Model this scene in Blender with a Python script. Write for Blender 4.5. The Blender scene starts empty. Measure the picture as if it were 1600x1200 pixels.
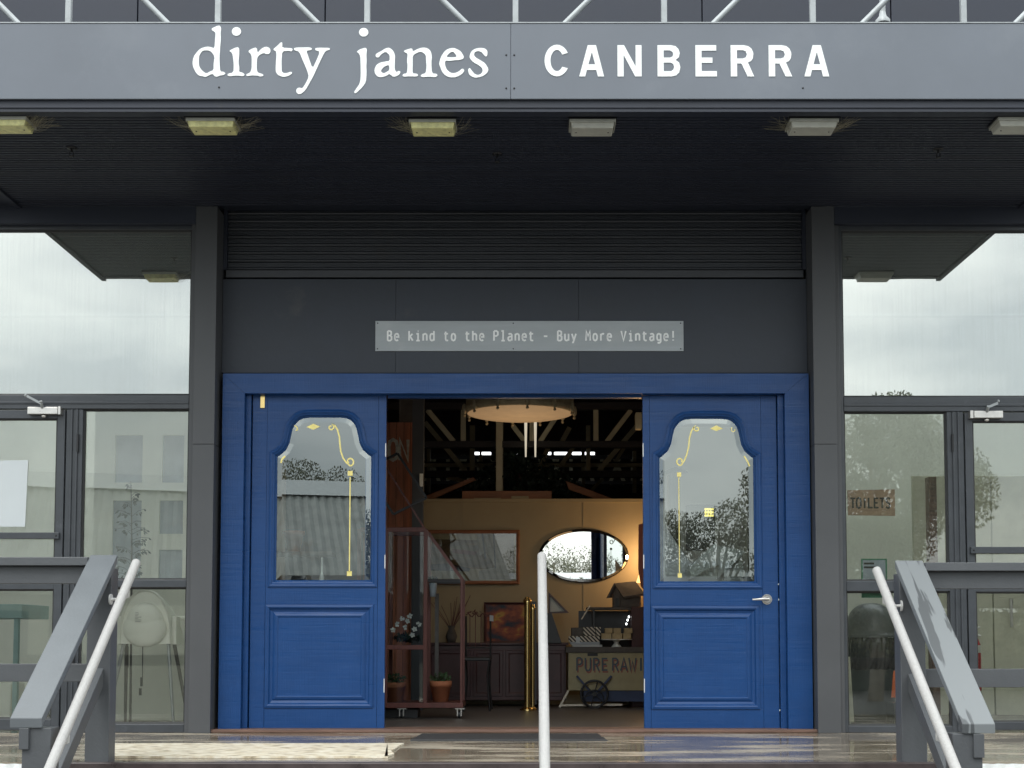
import bpy, bmesh, math, random
from mathutils import Vector, Matrix
from mathutils.geometry import tessellate_polygon
R = math.radians
PI = math.pi
random.seed(7)
sc = bpy.context.scene
col = sc.collection

# ------------------------------------------------------------------ camera
F, CX, CY, PITCH, CAMD, CAMZ = 2133.0, 825.0, 866.0, R(3.594), 9.74, 0.66
cam_data = bpy.data.cameras.new('camera')
cam = bpy.data.objects.new('camera', cam_data)
col.objects.link(cam)
cam.location = (0, -CAMD, CAMZ)
cam.rotation_euler = (R(90) + PITCH, 0, 0)
cam_data.sensor_width = 36
cam_data.lens = 36 * F / 1600
cam_data.shift_x = -(CX - 800) / 1600
cam_data.shift_y = (CY - 600) / 1600
cam_data.clip_end = 2000
sc.camera = cam

# ------------------------------------------------------------------ light
SUN_EL, SUN_AZ = R(52), R(200)     # azimuth as compass angle from +Y; sun behind the camera, a little left
world = bpy.data.worlds.new("World")
sc.world = world
world.use_nodes = True
wn = world.node_tree.nodes; wl = world.node_tree.links
wn.clear()
out = wn.new('ShaderNodeOutputWorld'); bg = wn.new('ShaderNodeBackground')
sky = wn.new('ShaderNodeTexSky'); sky.sky_type = 'NISHITA'; sky.sun_disc = False
sky.sun_elevation = SUN_EL; sky.sun_rotation = SUN_AZ
tc = wn.new('ShaderNodeTexCoord')
mp = wn.new('ShaderNodeMapping'); mp.inputs['Scale'].default_value = (1, 1, 2.2)
nz = wn.new('ShaderNodeTexNoise'); nz.inputs['Scale'].default_value = 3.4; nz.inputs['Detail'].default_value = 4.5
nz.inputs['Roughness'].default_value = 0.5
rp = wn.new('ShaderNodeValToRGB')
rp.color_ramp.elements[0].position = 0.38; rp.color_ramp.elements[0].color = (7.6, 8.3, 8.6, 1)
rp.color_ramp.elements[1].position = 0.66; rp.color_ramp.elements[1].color = (15.4, 15.9, 15.4, 1)
mx = wn.new('ShaderNodeMixRGB'); mx.inputs[0].default_value = 0.9
wl.new(tc.outputs['Generated'], mp.inputs['Vector']); wl.new(mp.outputs[0], nz.inputs['Vector'])
wl.new(nz.outputs['Fac'], rp.inputs[0]); wl.new(sky.outputs[0], mx.inputs[1]); wl.new(rp.outputs[0], mx.inputs[2])
sxyz = wn.new('ShaderNodeSeparateXYZ'); wl.new(tc.outputs['Generated'], sxyz.inputs[0])
gm = wn.new('ShaderNodeMapRange'); gm.inputs[1].default_value = 0; gm.inputs[2].default_value = 1; gm.inputs[3].default_value = .66; gm.inputs[4].default_value = 1.75
wl.new(sxyz.outputs['Z'], gm.inputs[0])
vm = wn.new('ShaderNodeVectorMath'); vm.operation = 'SCALE'; wl.new(mx.outputs[0], vm.inputs[0]); wl.new(gm.outputs[0], vm.inputs['Scale'])
wl.new(vm.outputs[0], bg.inputs[0]); bg.inputs[1].default_value = 0.1
wl.new(bg.outputs[0], out.inputs[0])
sun_data = bpy.data.lights.new('sun', 'SUN'); sun_data.energy = 0.7; sun_data.angle = R(30); sun_data.color = (1, .97, .93)
sun = bpy.data.objects.new('sun', sun_data); col.objects.link(sun)
sd = Vector((math.sin(SUN_AZ) * math.cos(SUN_EL), math.cos(SUN_AZ) * math.cos(SUN_EL), math.sin(SUN_EL)))
sun.rotation_euler = sd.to_track_quat('Z', 'Y').to_euler(); sun.location = (0, -20, 20)
sc.view_settings.view_transform = 'Standard'; sc.view_settings.look = 'None'
sc.view_settings.exposure = 0.72; sc.view_settings.gamma = 1
sc.view_settings.use_curve_mapping = False
sc.render.engine = 'CYCLES'
sc.cycles.max_bounces = 10; sc.cycles.transparent_max_bounces = 16; sc.cycles.glossy_bounces = 6
sc.cycles.use_denoising = True

# ------------------------------------------------------------------ photo measure -> place
def Zp(py, Y):
    a = (CY - py) / F
    return CAMZ + (Y + CAMD) * (math.sin(PITCH) + a * math.cos(PITCH)) / (math.cos(PITCH) - a * math.sin(PITCH))
def Xp(px, py, Y):
    a = (CY - py) / F
    t = (Y + CAMD) / (math.cos(PITCH) - a * math.sin(PITCH))
    return (px - CX) / F * t
class Pl:
    "a vertical plane at distance Y; x() and z() turn measures read off the photograph into metres"
    def __init__(s, Y, yref): s.Y = Y; s.yr = yref
    def x(s, px): return Xp(px, s.yr, s.Y)
    def z(s, py): return Zp(py, s.Y)
    def p(s, px, py): return (s.x(px), s.z(py))
    def poly(s, pts): return [s.p(*q) for q in pts]

# ------------------------------------------------------------------ materials
def nmat(name):
    m = bpy.data.materials.new(name); m.use_nodes = True
    return m, m.node_tree.nodes, m.node_tree.links, m.node_tree.nodes['Principled BSDF']
def mat(name, c, rough=.5, metal=0, var=.12, scale=6, stretch=(1, 1, 1), bump=.0, bscale=60, spec=.5, coat=0, dirt=None, dirt_s=2.5, dirt_lo=.55, rvar=.08, emit=None, es=0, sss=0):
    m, n, l, b = nmat(name)
    t = n.new('ShaderNodeTexCoord'); mpn = n.new('ShaderNodeMapping'); mpn.inputs['Scale'].default_value = stretch
    l.new(t.outputs['Object'], mpn.inputs[0])
    a = n.new('ShaderNodeTexNoise'); a.inputs['Scale'].default_value = scale; a.inputs['Detail'].default_value = 8; a.inputs['Roughness'].default_value = .6
    l.new(mpn.outputs[0], a.inputs['Vector'])
    r = n.new('ShaderNodeValToRGB'); e = r.color_ramp.elements
    e[0].position = .3; e[1].position = .72
    e[0].color = tuple(max(0, v * (1 - var)) for v in c) + (1,); e[1].color = tuple(min(1, v * (1 + var)) for v in c) + (1,)
    l.new(a.outputs['Fac'], r.inputs[0]); src = r.outputs[0]
    if dirt:
        d = n.new('ShaderNodeTexNoise'); d.inputs['Scale'].default_value = dirt_s; d.inputs['Detail'].default_value = 10; d.inputs['Roughness'].default_value = .7
        l.new(t.outputs['Object'], d.inputs['Vector'])
        dr = n.new('ShaderNodeValToRGB'); dr.color_ramp.elements[0].position = dirt_lo; dr.color_ramp.elements[1].position = dirt_lo + .18
        mm = n.new('ShaderNodeMixRGB'); mm.inputs[2].default_value = tuple(dirt) + (1,)
        l.new(d.outputs['Fac'], dr.inputs[0]); l.new(dr.outputs[0], mm.inputs[0]); l.new(src, mm.inputs[1]); src = mm.outputs[0]
    l.new(src, b.inputs['Base Color'])
    rr = n.new('ShaderNodeMapRange'); rr.inputs[3].default_value = max(.02, rough - rvar); rr.inputs[4].default_value = min(1, rough + rvar)
    l.new(a.outputs['Fac'], rr.inputs[0]); l.new(rr.outputs[0], b.inputs['Roughness'])
    b.inputs['Metallic'].default_value = metal; b.inputs['Specular IOR Level'].default_value = spec; b.inputs['Coat Weight'].default_value = coat
    if bump:
        bn = n.new('ShaderNodeTexNoise'); bn.inputs['Scale'].default_value = bscale; bn.inputs['Detail'].default_value = 5
        l.new(mpn.outputs[0], bn.inputs['Vector'])
        bp = n.new('ShaderNodeBump'); bp.inputs['Strength'].default_value = bump; bp.inputs['Distance'].default_value = .01
        l.new(bn.outputs['Fac'], bp.inputs['Height']); l.new(bp.outputs[0], b.inputs['Normal'])
    if emit:
        b.inputs['Emission Color'].default_value = tuple(emit) + (1,); b.inputs['Emission Strength'].default_value = es
    return m
def glass(name, fac, tint=(.9, .95, .92), haze=0.0, rcol=(1, 1, 1), wav=.0):
    m = bpy.data.materials.new(name); m.use_nodes = True; n = m.node_tree.nodes; l = m.node_tree.links; n.clear()
    o = n.new('ShaderNodeOutputMaterial'); t = n.new('ShaderNodeBsdfTransparent'); t.inputs[0].default_value = tint + (1,)
    g = n.new('ShaderNodeBsdfGlossy'); g.inputs['Roughness'].default_value = 0.0; g.inputs['Color'].default_value = rcol + (1,)
    fr = n.new('ShaderNodeFresnel'); fr.inputs[0].default_value = 1.5
    mr = n.new('ShaderNodeMapRange'); mr.inputs[1].default_value = .04; mr.inputs[2].default_value = 1; mr.inputs[3].default_value = fac; mr.inputs[4].default_value = 1
    l.new(fr.outputs[0], mr.inputs[0])
    x = n.new('ShaderNodeMixShader'); l.new(mr.outputs[0], x.inputs[0]); l.new(t.outputs[0], x.inputs[1]); l.new(g.outputs[0], x.inputs[2])
    if wav:
        tc_ = n.new('ShaderNodeTexCoord'); w = n.new('ShaderNodeTexNoise'); w.inputs['Scale'].default_value = 1.6; w.inputs['Detail'].default_value = 1
        bp = n.new('ShaderNodeBump'); bp.inputs['Strength'].default_value = wav; bp.inputs['Distance'].default_value = .02
        l.new(tc_.outputs['Object'], w.inputs['Vector']); l.new(w.outputs['Fac'], bp.inputs['Height']); l.new(bp.outputs[0], g.inputs['Normal'])
    last = x
    if haze:
        d = n.new('ShaderNodeBsdfDiffuse'); d.inputs[0].default_value = (.55, .56, .5, 1)
        tc2 = n.new('ShaderNodeTexCoord'); mpn = n.new('ShaderNodeMapping'); mpn.inputs['Scale'].default_value = (26, 1, .5)
        q = n.new('ShaderNodeTexNoise'); q.inputs['Scale'].default_value = 3; q.inputs['Detail'].default_value = 8
        q2 = n.new('ShaderNodeMapRange'); q2.inputs[1].default_value = .4; q2.inputs[2].default_value = .8; q2.inputs[3].default_value = haze * .8; q2.inputs[4].default_value = haze * 1.5
        l.new(tc2.outputs['Object'], mpn.inputs[0]); l.new(mpn.outputs[0], q.inputs['Vector']); l.new(q.outputs['Fac'], q2.inputs[0])
        y = n.new('ShaderNodeMixShader'); l.new(q2.outputs[0], y.inputs[0]); l.new(x.outputs[0], y.inputs[1]); l.new(d.outputs[0], y.inputs[2]); last = y
    l.new(last.outputs[0], o.inputs[0])
    return m
M = {}
M['column'] = mat('column_paint', (.070, .073, .079), .5, var=.07, scale=3, bump=.06, bscale=90, dirt=(.10, .10, .105), dirt_lo=.66)
M['frame'] = mat('frame_paint', (.048, .054, .063), .38, var=.15, scale=8, bump=.1, bscale=40, dirt=(.12, .13, .145), dirt_lo=.63, dirt_s=6)
M['gasket'] = mat('dark_gasket', (.018, .019, .02), .6)
M['navy'] = mat('navy_cladding', (.021, .026, .042), .55, var=.1, scale=2, dirt=(.035, .04, .055), dirt_lo=.62)
M['board'] = mat('board_paint', (.034, .041, .056), .55, var=.12, scale=3, bump=.12, bscale=25, dirt=(.065, .068, .072), dirt_lo=.6, dirt_s=2.2)
M['soffit'] = mat('soffit_paint', (.018, .022, .037), .5, var=.3, scale=1.5, stretch=(.6, 14, 1), dirt=(.045, .042, .04), dirt_lo=.62, dirt_s=1.3)
M['roller'] = mat('roller_paint', (.052, .056, .066), .45, var=.2, scale=2, stretch=(.5, 1, 12), dirt=(.06, .056, .055), dirt_lo=.6)
M['fascia'] = mat('fascia_paint', (.134, .150, .178), .42, var=.09, scale=1.2, bump=.05, bscale=2.2, dirt=(.165, .182, .21), dirt_lo=.56, dirt_s=1.1)
M['white'] = mat('white_letter_paint', (.86, .88, .87), .5, var=.03)
M['signwhite'] = mat('sign_white', (.96, .97, .97), .5, var=.01)
M['binbody'] = mat('bin_plastic', (.05, .055, .058), .4, var=.2)
M['lidgrey'] = mat('bin_lid_plastic', (.10, .108, .112), .3, var=.15)
M['rail'] = mat('rail_paint', (.082, .087, .094), .42, var=.08, scale=5, bump=.12, bscale=70, dirt=(.2, .21, .22), dirt_lo=.7, dirt_s=8)
M['pipe'] = mat('handrail_paint', (.42, .41, .40), .5, var=.07, scale=60, bump=.5, bscale=220, metal=0)
M['galv'] = mat('galvanised', (.34, .36, .37), .45, metal=.3, var=.12, scale=12, bump=.1)
M['silver'] = mat('silver_metal', (.62, .6, .57), .3, metal=.8, var=.1, scale=20)
M['lamp_old'] = mat('yellowed_lens', (.78, .75, .36), .4, var=.25, scale=25, dirt=(.3, .26, .12), dirt_lo=.6, dirt_s=14)
M['lamp_new'] = mat('pale_lens', (.50, .50, .44), .4, var=.12, scale=10, dirt=(.3, .28, .22), dirt_lo=.64, dirt_s=10)
M['web'] = mat('cobweb', (.34, .31, .22), .9)
M['threshold'] = mat('threshold_timber', (.15, .085, .062), .5, var=.35, scale=9, stretch=(.5, 5, 5), bump=.2, dirt=(.26, .2, .16), dirt_lo=.6, dirt_s=7)
M['nosing'] = mat('nosing', (.055, .042, .042), .3, var=.3, scale=10, dirt=(.18, .16, .15), dirt_lo=.64, dirt_s=9)
M['mat'] = mat('rubber_mat', (.03, .03, .032), .7, var=.3, scale=80, bump=.5, bscale=160)
M['brass'] = mat('brass', (.72, .53, .22), .22, metal=1, var=.1)
M['gold'] = mat('gold_leaf', (.95, .78, .28), .35, metal=.35, var=.12, scale=30)
M['chrome'] = mat('white_bracket', (.75, .75, .74), .35, metal=.2)
M['darkmetal'] = mat('dark_metal', (.03, .03, .032), .4, metal=.5)
M['cream'] = mat('cream_wall', (.70, .71, .635), .7, var=.06, scale=2)
M['beige'] = mat('beige_partition', (.42, .35, .22), .7, var=.1, scale=1.5)
M['truss'] = mat('cream_steel', (.62, .58, .42), .6, var=.15)
M['beam'] = mat('dark_steel', (.035, .032, .035), .5)
M['roofin'] = mat('dark_roof_lining', (.11, .085, .08), .8, var=.2)
M['floorin'] = mat('worn_boards', (.13, .115, .10), .35, var=.35, scale=4, stretch=(.5, 6, 1), bump=.1)
M['redwood'] = mat('red_stained_wood', (.13, .04, .032), .45, var=.3, scale=8, stretch=(4, 4, .5))
M['mahog'] = mat('mahogany', (.06, .02, .024), .35, var=.3, scale=6)
M['timber'] = mat('orange_timber', (.32, .13, .06), .5, var=.3, scale=6, stretch=(.5, 3, 3))
M['terracotta'] = mat('terracotta', (.42, .15, .07), .75, var=.15, scale=14)
M['leaf'] = mat('houseplant_leaf', (.05, .11, .04), .5, var=.4)
M['darkleaf'] = mat('dark_foliage', (.015, .035, .025), .6, var=.4)
M['petal'] = mat('white_petal', (.75, .75, .72), .6)
M['plastic'] = mat('white_plastic', (.88, .89, .82), .35, var=.03)
M['grey'] = mat('grey_plastic', (.32, .33, .33), .4)
M['black'] = mat('black_plastic', (.02, .021, .024), .35, var=.3, scale=7)
M['bag'] = mat('black_bag', (.022, .022, .024), .18, var=.3, scale=9, bump=1.0, bscale=14)
M['orange'] = mat('orange_tag', (.75, .16, .04), .5)
M['red'] = mat('red_enamel', (.42, .02, .02), .3)
M['green'] = mat('green_print', (.05, .22, .12), .6)
M['brownsign'] = mat('brown_sign', (.34, .23, .15), .6, var=.25, scale=8, stretch=(1, 1, 5))
M['ink'] = mat('black_ink', (.015, .015, .015), .6)
M['paper'] = mat('white_paper', (.52, .56, .58), .8, var=.02)
M['poster'] = mat('grey_poster', (.33, .38, .43), .6)
M['aqua'] = mat('aqua_paint', (.30, .46, .46), .5)
M['frost'] = mat('pale_panel', (.55, .54, .42), .7)
M['asphalt'] = mat('wet_asphalt', (.06, .06, .06), .4, var=.3, scale=3, bump=.3, bscale=120)
M['roofmetal'] = mat('old_corrugated', (.26, .27, .26), .5, metal=.1, var=.3, scale=3, dirt=(.17, .12, .09), dirt_lo=.58, dirt_s=1)
M['shedwall'] = mat('pale_weatherboard', (.30, .29, .24), .7)
M['bark'] = mat('gum_bark', (.2, .17, .13), .8, var=.3)
M['gumleaf'] = mat('gum_leaf', (.115, .12, .07), .6, var=.45, scale=1.5)
M['cartpaint'] = mat('cream_cart_paint', (.36, .32, .19), .6, var=.15, dirt=(.12, .1, .06), dirt_lo=.6, dirt_s=7)
M['cartblue'] = mat('navy_cart_paint', (.03, .05, .12), .5)
M['shadow_red'] = mat('faded_red_ink', (.28, .10, .08), .6)
M['bookpaper'] = mat('book_pages', (.42, .34, .2), .8, var=.3, scale=60, stretch=(6, 1, .3))
M['slate'] = mat('grey_weathered_wood', (.10, .095, .09), .8, var=.25, scale=14)
M['rust'] = mat('rusty_red_boards', (.55, .2, .11), .7, var=.35, scale=5, stretch=(3, 1, .4))
M['inlamp'] = mat('lamp_shade_glow', (.6, .4, .2), .7, emit=(1, .5, .17), es=1.6)
M['tubeglow'] = mat('lit_tube', (.9, .9, .9), .5, emit=(.95, 1, 1), es=2.4)
M['yellowglow'] = mat('lit_yellow_sign', (.8, .7, .1), .5, emit=(1, .82, .12), es=.8)
M['warmglow'] = mat('chandelier_fabric', (.5, .4, .26), .7, emit=(1, .6, .3), es=.10)
M['plaster'] = mat('carved_plaster', (.42, .35, .22), .7, var=.2, scale=20, bump=.5)
M['mirror'] = None
mm, n_, l_, b_ = nmat('mirror_silver'); b_.inputs['Base Color'].default_value = (.85, .86, .84, 1); b_.inputs['Metallic'].default_value = 1; b_.inputs['Roughness'].default_value = .01; M['mirror'] = mm
M['g_upper'] = glass('sky_mirror_glass', .49, (.42, .47, .48), haze=.10, rcol=(.985, .995, .955), wav=.04)
M['g_lower'] = glass('shop_glass', .095, (.985, .99, .975), haze=.01, rcol=(.97, 1, .97), wav=.02)
M['g_door'] = glass('bevelled_door_glass', .21, (.78, .84, .84), rcol=(.93, 1, .99), haze=.01)
M['g_clear'] = glass('clear_glass', .045, (.9, .93, .93))

def blue_mat():
    m, n, l, b = nmat('blue_door_paint')
    t = n.new('ShaderNodeTexCoord')
    def noise(scale, stretch, det=8):
        mp_ = n.new('ShaderNodeMapping'); mp_.inputs['Scale'].default_value = stretch
        a = n.new('ShaderNodeTexNoise'); a.inputs['Scale'].default_value = scale; a.inputs['Detail'].default_value = det; a.inputs['Roughness'].default_value = .65
        l.new(t.outputs['Object'], mp_.inputs[0]); l.new(mp_.outputs[0], a.inputs['Vector']); return a
    a = noise(3, (1, 1, 1)); r = n.new('ShaderNodeValToRGB'); e = r.color_ramp.elements
    e[0].position = .3; e[0].color = (.006, .046, .165, 1); e[1].position = .7; e[1].color = (.009, .058, .20, 1)
    l.new(a.outputs['Fac'], r.inputs[0])
    c = noise(70, (1, 1, .55), 4); cr = n.new('ShaderNodeValToRGB'); cr.color_ramp.elements[0].position = .74; cr.color_ramp.elements[1].position = .77
    l.new(c.outputs['Fac'], cr.inputs[0])
    mxn = n.new('ShaderNodeMixRGB'); mxn.inputs[2].default_value = (.16, .22, .34, 1); l.new(cr.outputs[0], mxn.inputs[0]); l.new(r.outputs[0], mxn.inputs[1])
    l.new(mxn.outputs[0], b.inputs['Base Color'])
    g = noise(5, (.35, 1, 9), 3); g2 = noise(14, (7, 1, .35), 3)
    ad = n.new('ShaderNodeMath'); l.new(g.outputs['Fac'], ad.inputs[0]); l.new(g2.outputs['Fac'], ad.inputs[1])
    bp = n.new('ShaderNodeBump'); bp.inputs['Strength'].default_value = .3; bp.inputs['Distance'].default_value = .006
    l.new(ad.outputs[0], bp.inputs['Height']); l.new(bp.outputs[0], b.inputs['Normal'])
    rv = n.new('ShaderNodeMapRange'); rv.inputs[1].default_value = .3; rv.inputs[2].default_value = .7; rv.inputs[3].default_value = .26; rv.inputs[4].default_value = .5
    l.new(g.outputs['Fac'], rv.inputs[0]); l.new(rv.outputs[0], b.inputs['Roughness']); b.inputs['Specular IOR Level'].default_value = .36
    return m
M['blue'] = blue_mat()

def wet_floor():
    m, n, l, b = nmat('wet_porch_concrete')
    t = n.new('ShaderNodeTexCoord'); mp_ = n.new('ShaderNodeMapping'); mp_.inputs['Scale'].default_value = (.55, 1.7, 1)
    l.new(t.outputs['Object'], mp_.inputs[0])
    a = n.new('ShaderNodeTexNoise'); a.inputs['Scale'].default_value = 2.2; a.inputs['Detail'].default_value = 9; a.inputs['Roughness'].default_value = .6
    l.new(mp_.outputs[0], a.inputs['Vector'])
    r = n.new('ShaderNodeValToRGB'); e = r.color_ramp.elements
    e[0].position = .35; e[0].color = (.17, .135, .095, 1); e[1].position = .68; e[1].color = (.40, .35, .28, 1)
    l.new(a.outputs['Fac'], r.inputs[0]); l.new(r.outputs[0], b.inputs['Base Color'])
    q = n.new('ShaderNodeMapRange'); q.inputs[1].default_value = .46; q.inputs[2].default_value = .66; q.inputs[3].default_value = .06; q.inputs[4].default_value = .5
    l.new(a.outputs['Fac'], q.inputs[0]); l.new(q.outputs[0], b.inputs['Roughness'])
    w = n.new('ShaderNodeTexNoise'); w.inputs['Scale'].default_value = 9; w.inputs['Detail'].default_value = 3
    bp = n.new('ShaderNodeBump'); bp.inputs['Strength'].default_value = .05; bp.inputs['Distance'].default_value = .01
    l.new(mp_.outputs[0], w.inputs['Vector']); l.new(w.outputs['Fac'], bp.inputs['Height']); l.new(bp.outputs[0], b.inputs['Normal'])
    b.inputs['Specular IOR Level'].default_value = .7
    return m
M['porch'] = wet_floor()

def ramp_mat(name, stops, scale, stretch=(1, 1, 1), rough=.6, kind='noise', detail=6, mapping_rot=0):
    m, n, l, b = nmat(name)
    t = n.new('ShaderNodeTexCoord'); mp_ = n.new('ShaderNodeMapping'); mp_.inputs['Scale'].default_value = stretch; mp_.inputs['Rotation'].default_value = (0, mapping_rot, 0)
    l.new(t.outputs['Object'], mp_.inputs[0])
    if kind == 'wave':
        a = n.new('ShaderNodeTexWave'); a.inputs['Scale'].default_value = scale; a.inputs['Distortion'].default_value = .3; a.bands_direction = 'X'; oo = a.outputs['Fac']
    else:
        a = n.new('ShaderNodeTexNoise'); a.inputs['Scale'].default_value = scale; a.inputs['Detail'].default_value = detail; oo = a.outputs['Fac']
    l.new(mp_.outputs[0], a.inputs['Vector'])
    r = n.new('ShaderNodeValToRGB'); el = r.color_ramp.elements
    while len(el) < len(stops): el.new(.5)
    for e_, (p_, c_) in zip(el, stops): e_.position = p_; e_.color = tuple(c_) + (1,)
    l.new(oo, r.inputs[0]); l.new(r.outputs[0], b.inputs['Base Color']); b.inputs['Roughness'].default_value = rough
    return m
M['speckle'] = ramp_mat('pale_brown_speckle', [(.32, (.16, .12, .08)), (.45, (.55, .47, .34)), (.6, (.72, .68, .58)), (.75, (.4, .24, .12))], 9, (1.2, 3, 1), .8, detail=12, mapping_rot=0)
M['abstract'] = ramp_mat('abstract_paint', [(.36, (.01, .02, .04)), (.44, (.16, .03, .015)), (.54, (.38, .09, .02)), (.62, (.5, .3, .03)), (.7, (.1, .02, .02))], 5, (1, 1, 1.5), .5)
M['stripes'] = ramp_mat('striped_wrap', [(.46, (.02, .02, .022)), (.54, (.6, .58, .5))], 11, (1, 1, 1), .6, 'wave', mapping_rot=R(45))
M['riser'] = ramp_mat('pink_worn_riser', [(.35, (.10, .03, .035)), (.5, (.4, .32, .3)), (.6, (.62, .58, .55))], 3, (1, 1, 3), .35, detail=10)

# ------------------------------------------------------------------ mesh builders
class MB:
    def __init__(s): s.v = []; s.f = []; s.sm = []
    def add(s, vs, fs, smooth=False):
        o = len(s.v); s.v += [tuple(v) for v in vs]; s.f += [tuple(i + o for i in f) for f in fs]; s.sm += [smooth] * len(fs); return s
    def box(s, x0, x1, y0, y1, z0, z1):
        x0, x1 = sorted((x0, x1)); y0, y1 = sorted((y0, y1)); z0, z1 = sorted((z0, z1))
        vs = [(x0, y0, z0), (x1, y0, z0), (x1, y1, z0), (x0, y1, z0), (x0, y0, z1), (x1, y0, z1), (x1, y1, z1), (x0, y1, z1)]
        return s.add(vs, [(0, 3, 2, 1), (4, 5, 6, 7), (0, 1, 5, 4), (1, 2, 6, 5), (2, 3, 7, 6), (3, 0, 4, 7)])
    def bar(s, a, b, w, h, up=(0, 0, 1)):
        a = Vector(a); b = Vector(b); d = (b - a).normalized(); u = Vector(up)
        r = d.cross(u)
        if r.length < 1e-4: r = d.cross(Vector((0, 1, 0)))
        r.normalize(); u = r.cross(d).normalized(); vs = []
        for p in (a, b):
            for i, j in ((-1, -1), (1, -1), (1, 1), (-1, 1)): vs.append(p + r * i * w / 2 + u * j * h / 2)
        return s.add(vs, [(3, 2, 1, 0), (4, 5, 6, 7), (0, 1, 5, 4), (1, 2, 6, 5), (2, 3, 7, 6), (3, 0, 4, 7)])
    def tube(s, pts, rad, n=10, caps=True):
        pts = [Vector(p) for p in pts]; k = len(pts); rr = rad if isinstance(rad, (list, tuple)) else [rad] * k; vs = []
        prev = None
        for i, p in enumerate(pts):
            d = (pts[min(i + 1, k - 1)] - pts[max(i - 1, 0)]).normalized()
            if prev is None: r = d.cross(Vector((0, 0, 1))); r = d.cross(Vector((1, 0, 0))) if r.length < .05 else r
            else: r = prev - d * prev.dot(d)
            r.normalize(); prev = r; u = d.cross(r)
            for j in range(n):
                t = 2 * PI * j / n; vs.append(p + (r * math.cos(t) + u * math.sin(t)) * rr[i])
        fs = [(i * n + j, i * n + (j + 1) % n, (i + 1) * n + (j + 1) % n, (i + 1) * n + j) for i in range(k - 1) for j in range(n)]
        s.add(vs, fs, True)
        if caps: s.add(vs[:n], [tuple(range(n))[::-1]]); s.add(vs[-n:], [tuple(range(n))])
        return s
    def lathe(s, cx, cy, prof, n=24, z0=0, sx=1, sy=1):
        vs = [(cx + r * math.cos(2 * PI * j / n) * sx, cy + r * math.sin(2 * PI * j / n) * sy, z0 + z) for r, z in prof for j in range(n)]
        fs = [(i * n + j, i * n + (j + 1) % n, (i + 1) * n + (j + 1) % n, (i + 1) * n + j) for i in range(len(prof) - 1) for j in range(n)]
        return s.add(vs, fs, True)
    def cyl(s, a, b, r, n=16): return s.tube([a, b], r, n)
    def ell(s, c, rx, ry, rz, nu=20, nv=12, t0=0, t1=PI):
        vs = []; 
        for i in range(nv + 1):
            t = t0 + (t1 - t0) * i / nv
            for j in range(nu):
                p = 2 * PI * j / nu; vs.append((c[0] + rx * math.sin(t) * math.cos(p), c[1] + ry * math.sin(t) * math.sin(p), c[2] + rz * math.cos(t)))
        fs = [(i * nu + j, (i + 1) * nu + j, (i + 1) * nu + (j + 1) % nu, i * nu + (j + 1) % nu) for i in range(nv) for j in range(nu)]
        return s.add(vs, fs, True)
    def plate(s, outer, holes, y0, y1):
        "flat plate in the XZ plane between y0 (front) and y1, with holes; y1 None gives a single sheet"
        loops = [[Vector((a, b, 0)) for a, b in outer]] + [[Vector((a, b, 0)) for a, b in h] for h in holes]
        flat = [v for lp in loops for v in lp]
        tri = tessellate_polygon(loops)
        def area(t): a, b, c = (flat[i] for i in t); return (b.x - a.x) * (c.y - a.y) - (b.y - a.y) * (c.x - a.x)
        front = [tuple(t) if area(t) > 0 else tuple(reversed(t)) for t in tri]
        s.add([(v.x, y0, v.y) for v in flat], front)
        if y1 is not None:
            s.add([(v.x, y1, v.y) for v in flat], [tuple(reversed(t)) for t in front])
            for k, lp in enumerate(loops):
                n = len(lp); sa = sum(lp[i].x * lp[(i + 1) % n].y - lp[(i + 1) % n].x * lp[i].y for i in range(n))
                ccw = sa > 0
                vs = [(v.x, y0, v.y) for v in lp] + [(v.x, y1, v.y) for v in lp]; fs = []
                for i in range(n):
                    j = (i + 1) % n; q = (i, i + n, j + n, j)
                    if ccw != (k == 0): q = q[::-1]
                    fs.append(q)
                s.add(vs, fs)
        return s
    def ring(s, path, prof, close=False, smooth=False):
        "moulding swept round a closed path in XZ; prof = [(inset, y)]"
        n = len(path); P_ = [Vector(p) for p in path]
        sa = sum(P_[i].x * P_[(i + 1) % n].y - P_[(i + 1) % n].x * P_[i].y for i in range(n))
        if sa < 0: P_.reverse()
        rows = []
        for ins, y in prof:
            row = []
            for i in range(n):
                d1 = (P_[i] - P_[i - 1]).normalized(); d2 = (P_[(i + 1) % n] - P_[i]).normalized()
                n1 = Vector((-d1.y, d1.x)); n2 = Vector((-d2.y, d2.x)); b = (n1 + n2).normalized()
                k = 1 / max(.4, b.dot(n1)); q = P_[i] + b * ins * k; row.append((q.x, y, q.y))
            rows.append(row)
        vs = [v for row in rows for v in row]
        fs = [(a * n + i, a * n + (i + 1) % n, (a + 1) * n + (i + 1) % n, (a + 1) * n + i) for a in range(len(rows) - 1) for i in range(n)]
        s.add(vs, fs, smooth)
        if close: s.add(rows[-1], [tuple(range(n))])
        return rows
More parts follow.
